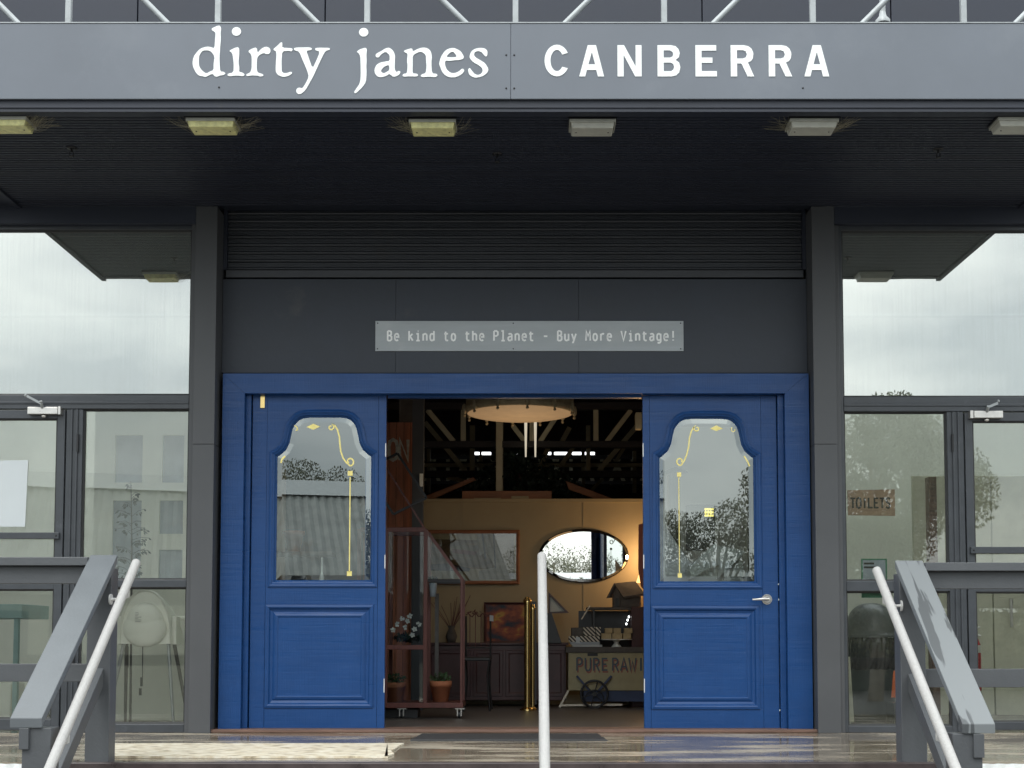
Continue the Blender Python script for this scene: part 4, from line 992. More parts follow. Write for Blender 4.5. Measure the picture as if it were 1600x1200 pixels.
MB().tube([(pg.x(829), 4.9, pg.z(640)), (pg.x(829), 4.9, 6.1)], .01, 6).build('cord', 'darkmetal', pgt)
wb = Pl(3.4, 655); tag(MB().box(wb.x(993), wb.x(1003), 3.4, 3.5, wb.z(670), wb.z(646)).box(wb.x(993.5), wb.x(1002.5), 3.395, 3.505, wb.z(646), wb.z(644)).build('wall_speaker', 'truss', bevel=.006), 'small pale speaker box high inside at the right edge of the doorway', 'speaker')

def leaves(b, c, r, n, size, flat=1.0, drop=0):
    for _ in range(n):
        while True:
            d = Vector([random.uniform(-1, 1) for _ in range(3)])
            if d.length < 1: break
        p = Vector(c) + Vector((d.x * r[0], d.y * r[1], d.z * r[2]))
        u = Vector([random.gauss(0, 1) for _ in range(3)]); u.z -= drop; u.normalize(); w = u.cross(Vector([random.gauss(0, 1) for _ in range(3)])).normalized()
        s1 = size * random.uniform(.6, 1.3); s2 = s1 * .38
        b.add([p - u * s1, p + w * s2, p + u * s1, p - w * s2], [(0, 1, 2, 3)])
tag(MB().box(Xp(775, 720, 4.6), Xp(784.5, 720, 4.6), 4.6, 4.66, ZP + .001, 5.0).build('cream_post', 'truss', bevel=.003), 'upright cream post rising behind the partition left of the glass pendant', 'post')
# kiosk boards, boxes, hanging greenery on the partition
kb = Pl(4.9, 765)
kt = thing('gable_kiosk_roof', (kb.x(820), 4.9, ZP + .03), 'two long orange timber boards forming a low gable above the partition wall', 'roof')
MB().plate(kb.poly([(664, 776), (668, 784), (744, 750), (739, 746)]), [], 4.88, 4.92).build('barge_board', 'timber', kt)
MB().plate(kb.poly([(884, 752), (889, 765), (942, 784), (969, 784)]), [], 4.88, 4.92).build('barge_board', 'timber', kt)
kq = Pl(4.4, 775)
for a, b_, y0, y1, mt, lb in ((722, 862, 767, 781, 'timber', 'long orange timber box resting on top of the partition wall'), (740, 783, 778, 784, 'beige', 'low cream carton on the partition left of the cream post'), (799, 826, 775, 784, 'beige', 'low cream carton on the partition right of the cream post')):
    yy = 4.47 if mt == 'timber' else 4.35
    k2 = Pl(yy, 775)
    tag(MB().box(k2.x(a), k2.x(b_), yy, yy + .1 + (.1 if mt == 'timber' else 0), ZP + .036, k2.z(y0)).build('storage_box', mt, bevel=.004), lb, 'box', 'boxes on the partition wall')
gr = thing('hanging_greenery', (kb.x(810), 5.0, ZP), 'large dark artificial tree crown spreading above the partition wall', 'plant')
b = MB(); c5 = Pl(5.4, 745)
for px, py, rx, rz in ((815, 742, .45, .28), (780, 755, .3, .2), (850, 760, .35, .22), (800, 715, .22, .15), (880, 770, .25, .15), (745, 765, .25, .1)):
    leaves(b, (c5.x(px), 5.4, c5.z(py)), (rx, .3, rz), 700, .035)
b.build('foliage', 'darkleaf', gr)
MB().tube([(c5.x(812), 5.4, 0), (c5.x(812), 5.4, c5.z(740))], .04, 8).build('trunk', 'mahog', gr)
# left: grey post, rusty boards with letters
bp_ = Pl(3.3, 740)
rb = thing('rusty_sign_boards', (bp_.x(625), 3.3, 0), 'rust red upright boards with big worn cream letters left inside the doorway', 'sign')
edges = [575, 592, 608, 619, 631, 641, 650]
for a, c in zip(edges, edges[1:]): box('plank', 'rust', rb, bp_.x(a) + .002, bp_.x(c) - .002, 3.3, 3.33, .01, bp_.z(660), .002)
write('N', bp_.x(622.5), bp_.z(719), .1, (bp_.z(687) - bp_.z(719)) / 15, .028, 3.297, 'white', rb) if 'N' in GL else None
GL['N'] = [[(.8, 0), (.8, 15), (6.6, 0), (6.6, 15)]]
M['oldcream'] = mat('worn_cream_letter', (.7, .66, .56), .7, var=.3, scale=30)
write('ON', bp_.x(606), bp_.z(719), bp_.x(623) - bp_.x(606), (bp_.z(687) - bp_.z(719)) / 15, .032, 3.297, 'oldcream', rb)
pp = Pl(3.2, 740)
tag(MB().box(pp.x(645), pp.x(663), 3.1, 3.2, 0, 5.9).build('steel_post', 'column', bevel=.004), 'grey steel post rising left of the partition wall', 'post')
tag(MB().box(pp.x(618), pp.x(644), 3.5, 3.6, 0, 5.9).build('steel_post', 'slate', bevel=.004), 'grey board behind the rust red sign boards', 'post')
sp_ = Pl(3.08, 750); tag(MB().box(sp_.x(655.5), sp_.x(661), 3.08, 3.098, sp_.z(760), sp_.z(740)).build('light_switch', 'plastic'), 'small pale switch plate on the grey steel post', 'switch')

# framed wide picture
PF = Pl(4.31, 870)
pf = thing('framed_picture', (PF.x(738), 4.31, PF.z(914)), 'wide glazed picture in a reddish wood frame on the beige partition', 'picture', 'pictures on the partition')
def frame(t, x0, x1, y0, y1, Pp, w, mt):
    X0, X1, Z0, Z1 = Pp.x(x0), Pp.x(x1), Pp.z(y1), Pp.z(y0)
    b = MB(); b.ring([(X0, Z0), (X1, Z0), (X1, Z1), (X0, Z1)], [(0, Pp.Y + .03), (0, Pp.Y), (w * .3, Pp.Y - .008), (w, Pp.Y), (w, Pp.Y + .02)]); b.build('frame', mt, t)
    return X0 + w, X1 - w, Z0 + w, Z1 - w
x0, x1, z0, z1 = frame(pf, 655, 812, 828, 913, PF, .045, 'woodframe') if 'woodframe' in M else frame(pf, 655, 812, 828, 913, PF, .036, 'timber')
box('print', 'beige', pf, x0, x1, 4.325, 4.33, z0, z1)
M['p1'] = mat('print_brown', (.16, .10, .04), .6, var=.5, scale=5, stretch=(1, 1, 4)); M['p2'] = mat('print_dark', (.02, .02, .035), .6); M['p3'] = mat('print_red', (.16, .04, .02), .6, var=.3)
M['p4'] = mat('print_pale', (.30, .27, .21), .6, var=.25, scale=4, stretch=(1, 1, 3))
fp = lambda pts, m_, k: MB().plate(PF.poly(pts), [], 4.3245 - k * .0006, None).build('print_shape', m_, pf)
fp([(668, 842), (745, 844), (790, 874), (778, 890), (668, 886)], 'p1', 0)
fp([(668, 882), (700, 880), (735, 888), (733, 893), (668, 891)], 'p2', 1)
fp([(706, 857), (745, 862), (742, 868), (708, 864)], 'p3', 2)
fp([(744, 834), (803, 834), (803, 905), (748, 905), (748, 892), (774, 886), (760, 862), (750, 868)], 'p4', 3)
fp([(752, 834), (755, 834), (760, 872), (757, 874)], 'p2', 4); fp([(770, 834), (772, 834), (775, 888), (773, 888)], 'p2', 5)
box('picture_glass', 'g_clear', pf, x0 - .001, x1 + .001, 4.316, 4.319, z0 - .001, z1 + .001)
# colourful painting on dresser
PB = Pl(4.2, 972)
pb = thing('framed_painting', (PB.x(800), 4.2, PB.z(1005)), 'orange and yellow abstract painting propped on the dark dresser', 'picture', 'pictures on the partition')
x0, x1, z0, z1 = frame(pb, 756, 835, 941, 1005, PB, .022, 'mahog')
box('canvas', 'abstract', pb, x0, x1, 4.212, 4.22, z0, z1)
# dresser
DS = Pl(3.9, 1050)
ds = thing('dark_dresser', (DS.x(780), 4.0, 0), 'dark purple brown dresser standing against the beige partition', 'dresser')
box('carcass', 'mahog', ds, DS.x(664), DS.x(885), 3.9, 4.28, .06, DS.z(1008), .006)
box('top', 'mahog', ds, DS.x(660), DS.x(888), 3.87, 4.3, DS.z(1008) + .001, DS.z(1004), .004)
for a, c in ((668, 735), (739, 786), (790, 836), (840, 882)):
    b = MB(); b.ring([(DS.x(a), .1), (DS.x(c), .1), (DS.x(c), DS.z(1016)), (DS.x(a), DS.z(1016))], [(0, 3.899), (.004, 3.892), (.03, 3.892), (.04, 3.897)], close=True); b.build('door_panel', 'mahog', ds)
# oval mirror
OM = Pl(4.33, 868)
om = thing('oval_mirror', (OM.x(912), 4.33, OM.z(909)), 'large frameless oval mirror hanging on the beige partition', 'mirror')
oc = OM.poly([(912 + 69.5 * math.cos(2 * PI * i / 48), 868.5 - 41 * math.sin(2 * PI * i / 48)) for i in range(48)])
b = MB(); rows = b.ring(oc, [(0, 4.335), (.002, 4.327), (.022, 4.322)]); b.plate([(v[0], v[2]) for v in rows[-1]], [], 4.322, None); b.build('glass', 'mirror', om)
MB().ring(oc, [(-.006, 4.345), (-.006, 4.332), (.0, 4.330)]) and None
b = MB(); b.ring(oc, [(-.007, 4.345), (-.007, 4.33), (-.001, 4.328), (-.001, 4.345)]); b.build('rim', 'darkmetal', om)
# table lamp with warm shade (lit), hidden partly by the right door
LM = Pl(3.9, 870)
lt = thing('table_lamp', (LM.x(1012), 3.95, 1.0), 'lit warm lamp glowing beside the oval mirror at the door edge', 'lamp')
lx = LM.x(1016)
MB().lathe(lx, 4.05, [(.05, 0), (.05, .02), (.012, .04), (.012, .28)], 14, z0=1.0).build('stand', 'brass', lt)
MB().lathe(lx, 4.05, [(.13, 0), (.07, .18)], 24, z0=1.24).build('shade', 'inlamp', lt)
ld = bpy.data.lights.new('lamp_bulb', 'POINT'); ld.energy = 6; ld.color = (1, .62, .3); ld.shadow_soft_size = .05
lo = bpy.data.objects.new('lamp_bulb', ld); lo.location = (0, .1, .52); lo.parent = lt; col.objects.link(lo)
tag(MB().box(lx - .2, lx + .25, 3.8, 4.2, .0, .99).build('side_cabinet', 'mahog', bevel=.006), 'dark cabinet under the lit lamp behind the cart', 'cabinet')
cd = bpy.data.lights.new('chandelier_fill', 'POINT'); cd.energy = 3.2; cd.color = (1, .72, .46); cd.shadow_soft_size = .2
co = bpy.data.objects.new('chandelier_fill', cd); co.location = (0, 0, -.55); co.parent = ch; col.objects.link(co)  # unseen point light added in the air below the drum
tag(MB().plate(Pl(3.6, 880).poly([(998, 820), (1006, 818), (1008, 925), (1001, 916), (997, 890)]), [], 3.55, 3.6).build('hanging_cloth', 'shadow_red'), 'dark red cloth hanging beside the right door edge', 'cloth')
# triangle frame and easel panel
TF = Pl(3.85, 945)
tf = thing('triangle_frame', (TF.x(870), 3.85, TF.z(962)), 'dark timber triangle frame with a warm lit inside, behind the white pole', 'ornament')
tri = TF.poly([(857, 925), (857, 958.5), (889, 957.5)])
b = MB(); b.ring(tri, [(0, 3.9), (0, 3.85), (.016, 3.85), (.016, 3.9)]); b.build('frame', 'mahog', tf)
MB().plate(tri, [], 3.902, 3.91).build('back_panel', 'cream', tf)
tag(MB().plate(TF.poly([(842, 958), (862, 958), (878, 1006), (842, 1006)]), [], 3.87, 3.9).build('black_panel', 'black'), 'black sloping panel standing on the dresser below the triangle frame', 'panel')
# fence: brass bollard set
BP = Pl(2.95, 1020)
fbY = floor_Y(1110)
for (px, y0, w, lb) in ((824, 932, 12, 'tall polished brass pole standing in front of the dresser'), (832.5, 943, 7, 'thinner brass pole just right of the tall brass pole')):
    x = BP.x(px) if False else Xp(px, 1020, fbY); r = w / 2 / (F / (fbY + CAMD)) * .82
    t = thing('brass_pole', (x, fbY + (0 if w > 8 else .06), 0), lb, 'pole', 'brass poles in the hall')
    h_ = Zp(y0, fbY); yy = t.location.y
    MB().lathe(x, yy, [(r, .02), (r, h_ - .06)], 16).build('shaft', 'brass', t)
    MB().lathe(x, yy, [(r * 1.25, h_ - .06), (r * 1.3, h_ - .03), (r * .8, h_ - .02), (r * .9, h_ - .01), (0, h_)], 16).build('cap', 'brass', t)
    MB().lathe(x, yy, [(r * 2.4, 0.001), (r * 2.4, .012), (r * 1.2, .03)], 20).build('foot', 'brass', t)
tag(MB().box(Xp(819, 1000, fbY + .1), Xp(838, 1000, fbY + .1), fbY + .08, fbY + .1, .05, Zp(940, fbY + .1)).build('dark_stand', 'black'), 'dark narrow panel standing behind the brass poles', 'panel')

# iron chair
CH = Pl(3.1, 1020); cY = 3.05
chr_ = thing('iron_chair', (CH.x(745), 3.2, 0), 'dark wrought iron chair with leafy back rail in front of the dresser', 'chair')
x0, x1 = CH.x(726), CH.x(765); zs = CH.z(1029); zt = CH.z(957)
b = MB(); b.box(x0 - .01, x1 + .01, 2.98, 3.4, zs - .02, zs + .012); b.build('seat', 'black', chr_, .008)
for x in (x0, x1):
    sg_ = -1 if x == x0 else 1
    MB().tube([(x, 3.38, zt - .03), (x, 3.39, zs), (x - sg_ * .01, 3.4, .25), (x + sg_ * .015, 3.42, 0)], .009, 8).build('leg', 'bronze' if 'bronze' in M else 'darkmetal', chr_)
    MB().tube([(x, 2.99, zs - .02), (x - sg_ * .018, 2.99, zs - .16), (x - sg_ * .01, 2.98, .2), (x + sg_ * .006, 2.96, 0)], .009, 8).build('leg', 'darkmetal', chr_)
for k in range(4):
    x = lerp(x0, x1, (k + .7) / 4.4); MB().tube([(x, 3.38, zs + .1), (x, 3.38, zt - .01)], .0045, 6).build('spindle', 'redwood', chr_)
MB().tube([(x0, 3.38, zs + .1), (x1, 3.38, zs + .1)], .006, 6).build('cross_rail', 'darkmetal', chr_)
b = MB(); b.tube([(lerp(x0, x1, i / 12), 3.38, zt - .02 + .018 * math.sin(i * 1.7)) for i in range(13)], .007, 6); leaves(b, ((x0 + x1) / 2, 3.38, zt), (.13, .01, .022), 26, .018); b.build('top_rail', 'redwood', chr_)

# glasshouse cabinet on castors
GY = floor_Y(1123)
GH = Pl(GY, 950); GB = GY + .42
gh = thing('plant_cabinet', (GH.x(650), GY, 0), 'dark red timber glasshouse cabinet on castors with potted plants inside', 'cabinet')
def post(px, y0, y1, w=.028):
    x = GH.x(px)
    for yy in (GY, GB): box('post', 'redwood', gh, x - w / 2, x + w / 2, yy, yy + .03, GH.z(y1), GH.z(y0), .002)
post(664.5, 826, 1098, .032); post(721, 906, 1098, .02); post(603, 826, 1098, .03); post(560, 826, 1098, .03)
def rail_(xa, xb_, y0, y1, nm='rail'):
    for yy in (GY + .001, GB + .001): box(nm, 'redwood', gh, GH.x(xa), GH.x(xb_), yy, yy + .028, GH.z(y1), GH.z(y0), .002)
rail_(562, 662.5, 824, 831); rail_(562, 662.5, 1008, 1015)
box('bottom_board', 'redwood', gh, GH.x(556), GH.x(724), GY - .01, GB + .05, GH.z(1106), GH.z(1098), .003)
for yy in (GY, GB): MB().bar((GH.x(664.5), yy + .01, GH.z(828)), (GH.x(722), yy + .01, GH.z(906)), .022, .022).build('sloping_rafter', 'redwood', gh)
for yy in (GY, GB): MB().bar((GH.x(668), yy + .01, GH.z(907)), (GH.x(720), yy + .01, GH.z(907)), .016, .022).build('eave_rail', 'darkmetal', gh)
box('pane', 'g_clear', gh, GH.x(605), GH.x(662.5), GY + .012, GY + .016, GH.z(1008), GH.z(831))
box('pane', 'g_clear', gh, GH.x(605), GH.x(662.5), GY + .012, GY + .016, GH.z(1098), GH.z(1015))
MB().plate(GH.poly([(666.5, 834), (719.5, 904), (666.5, 904)]), [], GY + .012, GY + .016).build('pane', 'g_clear', gh)
# propped lid
b = MB(); lid = [(618, 706), (664, 776), (612, 802), (566, 732)]
lp = [(GH.x(x), GY + .1, GH.z(y)) for x, y in lid]
for i in range(4): b.bar(lp[i], lp[(i + 1) % 4], .02, .022, (0, 1, 0))
b.build('open_lid_frame', 'darkmetal', gh)
MB().bar((GH.x(600), GY + .06, GH.z(728)), (GH.x(664), GY + .06, GH.z(828)), .014, .018, (0, 1, 0)).build('lid_stay', 'redwood', gh)
box('slender_stake', 'slate', gh, GH.x(675), GH.x(681), GB - .05, GB - .02, GH.z(1098), GH.z(925))
for px in (718, 628):
    x = GH.x(px); c = MB(); zr = .034
    c.tube([(x - .009, GY + .03, zr), (x + .009, GY + .03, zr)], zr - .001, 20); w_ = c.build('castor_wheel', 'black', gh)
    c = MB(); c.box(x - .02, x - .012, GY + .01, GY + .06, .02, .078); c.box(x + .012, x + .02, GY + .01, GY + .06, .02, .078); c.box(x - .035, x + .045, GY - .005, GY + .075, .079, .086); c.build('castor_fork', 'silver', gh)
# under-cabinet dark crate
tag(MB().box(GH.x(570), GH.x(652), GY + .1, GY + .4, .001, .075).build('low_crate', 'black', bevel=.004), 'low black crate on the floor beneath the plant cabinet', 'crate')
def pot(px, y_top, y_bot, w, lb, yy, foliage=True):
    P_ = Pl(yy, 1080); x = P_.x(px); zb = GH.z(1098); r = w / 2 / (F / (yy + CAMD)); h = P_.z(y_top) - zb
    t = thing('potted_plant', (x, yy, zb), lb, 'potted plant', 'potted plants in the glass cabinet')
    MB().lathe(x, yy, [(0, 0.001), (r * .68, 0.001), (r * .92, h * .72), (r * 1.0, h * .72), (r * 1.03, h), (r * .9, h), (r * .88, h * .85), (0, h * .83)], 24, z0=zb).build('pot', 'terracotta', t)
    b = MB(); leaves(b, (x, yy, zb + h + .03), (r * 1.05, r, .045), 160, .018); b.build('foliage', 'leaf', t)
pot(688.5, 1064, 1096, 34, 'terracotta pot with low green plant at the right of the cabinet', GY + .2)
pot(617, 1066, 1096, 34, 'terracotta pot with green plant behind the cabinet glass at left', GY + .2)
b = thing('orchid_plant', (GH.x(630), GY + .2, GH.z(1008)), 'white flowering orchid with dark leaves on the upper cabinet shelf', 'plant')
q = MB(); leaves(q, (GH.x(632), GY + .22, GH.z(997)), (.12, .08, .04), 120, .03); q.build('foliage', 'darkleaf', b)
q = MB()
for px, py in ((618, 975), (626, 966), (634, 970), (630, 980), (645, 983), (652, 975), (642, 992), (612, 984), (638, 962)):
    for k in range(5):
        a = k * 2 * PI / 5 + random.random(); c = Vector((GH.x(px), GY + .17 + random.uniform(-.03, .03), GH.z(py))); d = Vector((math.cos(a), -.3, math.sin(a))) * .022; n_ = Vector((-d.z, 0, d.x)) * .5
        q.add([c, c + d * .6 + n_, c + d * 1.2, c + d * .6 - n_], [(0, 1, 2, 3)])
q.build('petals', 'petal', b)
box('shelf', 'redwood', gh, GH.x(562), GH.x(662), GY + .03, GB, GH.z(1013), GH.z(1010))
q = thing('hanging_pot', (GH.x(673), GY + .25, GH.z(931)), 'small grey bucket pot with trailing twigs hanging in the cabinet', 'pot')
MB().lathe(GH.x(673), GY + .25, [(0, 0), (.025, 0), (.036, .12), (.033, .12), (.022, .01)], 18, z0=GH.z(931)).build('bucket', 'poster', q)
b = MB(); leaves(b, (GH.x(672), GY + .25, GH.z(904)), (.05, .05, .03), 60, .02); b.build('foliage', 'darkleaf', q)

LP = Pl(.9, 850)
q = thing('wall_pot', (LP.x(459), .9, LP.z(862)), 'terracotta pot seen through the glass of the left blue door', 'pot')
MB().lathe(LP.x(459), .9, [(0, 0), (.05, 0), (.075, .13), (.085, .13), (.085, .16), (.07, .16), (.07, .12), (0, .11)], 24, z0=LP.z(862)).build('pot', 'terracotta', q)
MB().box(LP.x(425), LP.x(520), .85, 1.1, LP.z(868), LP.z(862) - .001).build('ledge', 'slate', q)
LQ = Pl(.6, 890); q = thing('white_candle_holder', (LQ.x(503), .6, 0), 'thin white turned candle stand low behind the left door glass', 'candle stand')
MB().lathe(LQ.x(503), .6, [(.1, 0), (.1, .02), (.02, .05), (.014, .6), (.02, .62), (.012, .7), (.02, LQ.z(902)), (.008, LQ.z(895)), (.006, LQ.z(872)), (0, LQ.z(870))], 14).build('stem', 'plastic', q)
# price tags and small clutter on the dresser and the chair
for px, py, lb in ((768, 966, 'small white price tag hanging from the iron chair back'), (903, 1000, 'small white price card tucked beside the gift boxes')):
    T_ = Pl(3.36 if px < 800 else 3.1, py); tag(MB().plate(T_.poly([(px - 3, py - 5), (px + 3, py - 4), (px + 3, py + 5), (px - 3, py + 4)]), [], T_.Y, T_.Y + .003).build('price_tag', 'paper'), lb, 'tag', 'price tags in the shop')
DV = Pl(4.0, 1000); q = thing('curved_vase', (DV.x(705), 4.05, DV.z(1004)), 'small dark vase with dry twigs on the dresser behind the iron chair', 'vase')
MB().lathe(DV.x(705), 4.05, [(0, 0), (.04, 0.0), (.06, .06), (.03, .14), (.04, .17)], 18, z0=DV.z(1004) + .001).build('body', 'slate', q)
b = MB()
for k in range(14):
    a = random.uniform(-.5, .5); b.tube([(DV.x(705), 4.05, DV.z(985)), (DV.x(705) + a * .2, 4.05, DV.z(965)), (DV.x(705) + a * .45, 4.05 + random.uniform(-.05, .05), DV.z(random.uniform(930, 950)))], .003, 4)
b.build('twigs', 'redwood', q)
# ------------------------------------------------------------------ cart
CY_ = floor_Y(1106); CT = Pl(CY_, 1040)
ct = thing('market_cart', (CT.x(945), CY_, 0), 'old cream painted cart with spoked wheel and hand lettered side', 'cart')
cz0, cz1 = CT.z(1079), CT.z(1020)
bx = box('body', 'cartpaint', ct, CT.x(888), CT.x(1060), CY_, CY_ + .55, cz0, cz1, .005)
box('top_board', 'slate', ct, CT.x(884), CT.x(1064), CY_ - .015, CY_ + .57, cz1 + .001, CT.z(1011), .004)
GL['P2'] = GL['P']
ls = (CT.z(1028) - CT.z(1048)) / 15
def wl2(txt, px, pitch_px, m_, dx, dz, k):
    for i, c in enumerate(txt):
        if c == ' ': continue
        b = MB()
        for j, stx in enumerate(GL[c]): b.ribbon([(CT.x(px + i * pitch_px) + a * ls * 1.0 + dx, CT.z(1048) + q_ * ls + dz) for a, q_ in stx], .016, CY_ - .002 - k * .001 - j * .0002)
        b.build('letter', m_, bx)
M['bluegrey'] = mat('blue_grey_ink', (.07, .10, .13), .6)
for k, (m_, dx, dz) in enumerate((('shadow_red', .008, -.018), ('bluegrey', 0, 0))):
    wl2('PURE', 900.5, 13.2, m_, dx, dz, k); wl2('RAW', 956.5, 13.4, m_, dx, dz, k)
b = MB(); b.ribbon([(CT.x(1001.5), CT.z(1048)), (CT.x(1001.5), CT.z(1028))], .02, CY_ - .003); b.build('letter', 'bluegrey', bx)
wx, wz = CT.x(928), CT.z(1084); wr = .150
wr = .66 * 0 + (wz - .004)
wr = min(wr, .15)
wy = CY_ - .06
b = MB()
for rr2, tt in ((wr, .009), (wr * .92, .005)): b.tube([(wx + rr2 * math.cos(2 * PI * i / 32), wy, wz + rr2 * math.sin(2 * PI * i / 32)) for i in range(33)], tt, 6, False)
for k in range(6): a = R(60 * k + 15); b.tube([(wx, wy, wz), (wx + wr * math.cos(a), wy, wz + wr * math.sin(a))], .006, 6)
b.tube([(wx, wy - .02, wz), (wx, wy + .1, wz)], .022, 12); b.build('wheel', 'black', ct)
b = MB(); w2 = .09
b.tube([(wx + .0 + w2 * math.cos(2 * PI * i / 20), wy - .03, wz - .05 + w2 * math.sin(2 * PI * i / 20)) for i in range(21)], .006, 6, False); b.build('gear_ring', 'darkmetal', ct)
for a, c in (((901, 1056), (922, 1080)), ((955, 1056), (934, 1080))):
    MB().bar((CT.x(a[0]), CY_ - .03, CT.z(a[1])), (CT.x(c[0]), CY_ - .03, CT.z(c[1])), .02, .05, (0, 1, 0)).build('wheel_strut', 'cartblue', ct)
MB().bar((CT.x(888), CY_, CT.z(1079)), (CT.x(874), CY_, .005), .02, .022, (0, 1, 0)).build('prop_leg', 'oldcream', ct)
MB().bar((CT.x(876), CY_, CT.z(1102)), (CT.x(972), CY_, CT.z(1101)), .02, .016, (0, 1, 0)).build('foot_rail', 'oldcream', ct)
box('underframe', 'cartblue', ct, CT.x(912), CT.x(1060), CY_ + .02, CY_ + .5, .01 + .05, cz0 - .001)
box('latch', 'darkmetal', ct, CT.x(918), CT.x(934), CY_ - .008, CY_ - .0008, CT.z(1025), CT.z(1020.5))
# things on the cart
ctz = CT.z(1011)
sh_ = thing('display_shelf', (CT.x(955), CY_ + .35, ctz), 'low dark display shelf unit standing on top of the cart', 'shelf')
SH = Pl(CY_ + .3, 980)
box('top', 'slate', sh_, SH.x(917), SH.x(1010), CY_ + .22, CY_ + .5, SH.z(953), SH.z(949))
box('side', 'black', sh_, SH.x(926), SH.x(929), CY_ + .25, CY_ + .48, ctz, SH.z(953) - .001)
box('side', 'black', sh_, SH.x(1001), SH.x(1004), CY_ + .25, CY_ + .48, ctz, SH.z(953) - .001)
box('back', 'black', sh_, SH.x(905), SH.x(1004), CY_ + .485, CY_ + .5, ctz, SH.z(954))
MB().bar((SH.x(908), CY_ + .2, SH.z(968)), (SH.x(921), CY_ + .22, SH.z(947)), .012, .02, (0, 1, 0)).build('brace', 'oldcream', sh_)
bh = thing('birdhouse', (SH.x(972), CY_ + .35, SH.z(949)), 'weathered grey wooden birdhouse with pitched roof on the shelf unit', 'birdhouse')
MB().plate(SH.poly([(958, 948.5), (958, 930), (963, 918), (969, 930), (969, 948.5)]), [], CY_ + .25, CY_ + .42).build('gable_end', 'slate', bh)
box('wall', 'slate', bh, SH.x(969.3), SH.x(1001), CY_ + .26, CY_ + .42, SH.z(948.5), SH.z(932))
b = MB(); b.add([(SH.x(960), CY_ + .33, SH.z(911)), (SH.x(994), CY_ + .33, SH.z(908)), (SH.x(1006), CY_ + .2, SH.z(928)), (SH.x(973), CY_ + .2, SH.z(933)), (SH.x(961), CY_ + .33, SH.z(914)), (SH.x(973), CY_ + .21, SH.z(936)), (SH.x(1006), CY_ + .21, SH.z(931)), (SH.x(995), CY_ + .33, SH.z(911))], [(0, 3, 2, 1), (4, 7, 6, 5), (3, 5, 6, 2), (0, 4, 5, 3)]); b.build('roof', 'slate', bh)
b = MB(); b.add([(SH.x(960), CY_ + .33, SH.z(911)), (SH.x(994), CY_ + .33, SH.z(908)), (SH.x(985), CY_ + .46, SH.z(930)), (SH.x(949), CY_ + .46, SH.z(934))], [(0, 1, 2, 3)]); b.build('roof', 'slate', bh)
b = MB(); b.bar((SH.x(960), CY_ + .23, SH.z(912)), (SH.x(950), CY_ + .23, SH.z(934)), .012, .02, (0, 1, 0)); b.build('barge_board', 'slate', bh)
box('doorway', 'black', bh, SH.x(961), SH.x(966.5), CY_ + .244, CY_ + .2495, SH.z(948), SH.z(935))
# gift boxes
GB_ = Pl(CY_ + .12, 985)
def gbox(a, c, y0, y1, mt, lb, dep=.16, yy=.12):
    P_ = Pl(CY_ + yy, 985); tag(MB().box(P_.x(a), P_.x(c), CY_ + yy, CY_ + yy + dep, P_.z(y1), P_.z(y0)).build('gift_box', mt, bevel=.002), lb, 'box', 'boxes on the cart')
zc0 = ctz
def gz(y, yy=.12): return Pl(CY_ + yy, 985).z(y)
b1 = 1011 - 0
def stack(items, yy):
    z = ctz + .001
    P_ = Pl(CY_ + yy, 985)
    for a, c, h_px, mt, lb, nm, cat in items:
        h_ = h_px / (F / (CY_ + yy + CAMD))
        tag(MB().box(P_.x(a), P_.x(c), CY_ + yy, CY_ + yy + .2, z, z + h_).build(nm, mt, bevel=.002), lb, cat, 'boxes on the cart'); z += h_ + .001
    return z
stack([(894, 941, 3.6, 'paper', 'flat white box tied with dark string, lowest of the pile on the cart', 'flat_box', 'box'), (891, 937, 4, 'poster', 'flat grey box lying second from the bottom of the pile on the cart', 'flat_box', 'box'), (889, 937, 9, 'stripes', 'long striped gift box under the dark grey box', 'gift_box', 'box'), (893, 911, 13, 'slate', 'dark grey gift box on the left of the striped boxes', 'gift_box', 'box')], .05)
P_ = Pl(CY_ + .06, 985); zz_ = ctz + .001 + (3.6 + 4 + 9) / (F / (CY_ + .05 + CAMD)) + .005
tag(MB().box(P_.x(911.6), P_.x(930), CY_ + .06, CY_ + .2, zz_, zz_ + .085).build('gift_box', 'stripes', bevel=.002), 'larger diagonally striped gift box on top of the pile', 'box', 'boxes on the cart')
tag(MB().box(P_.x(931), P_.x(939), CY_ + .08, CY_ + .2, zz_, zz_ + .085).build('gift_box', 'stripes', bevel=.002), 'narrow striped gift box at the right end of the pile', 'box', 'boxes on the cart')
q = Pl(CY_ + .15, 990); cs = thing('cake_stand', (q.x(963), CY_ + .15, ctz), 'white footed cake stand holding small old books on the cart', 'stand')
MB().lathe(q.x(963), CY_ + .15, [(.05, 0.001), (.045, .01), (.028, .03), (.024, .05), (.04, .066), (.155, .07), (.155, .078), (0, .078)], 28, z0=ctz).build('stand', 'plastic', cs)
zb_ = ctz + .079
for k, (a, c, lv) in enumerate(((939, 955, 0), (956, 972, 0), (973, 986, 0), (945, 957, 1), (958, 970, 1), (975, 988, 1))):
    tag(MB().box(q.x(a), q.x(c) - .003, CY_ + .09, CY_ + .2, zb_ + lv * .057, zb_ + lv * .057 + (.056 if lv == 0 else .05)).build('book_bundle', 'bookpaper', bevel=.003), ['small old book block at the left end of the cake stand, lower row', 'small old book block in the middle of the lower row on the cake stand', 'small old book block at the right end of the lower row on the cake stand', 'small old book block upper left on the cake stand', 'small old book block upper middle on the cake stand', 'small old book block upper right on the cake stand'][k], 'book', 'old books on the cake stand')
fl = thing('fairy_light_cluster', (SH.x(980), CY_ + .4, SH.z(992)), 'three small glowing bulbs hanging inside the shelf unit', 'light')
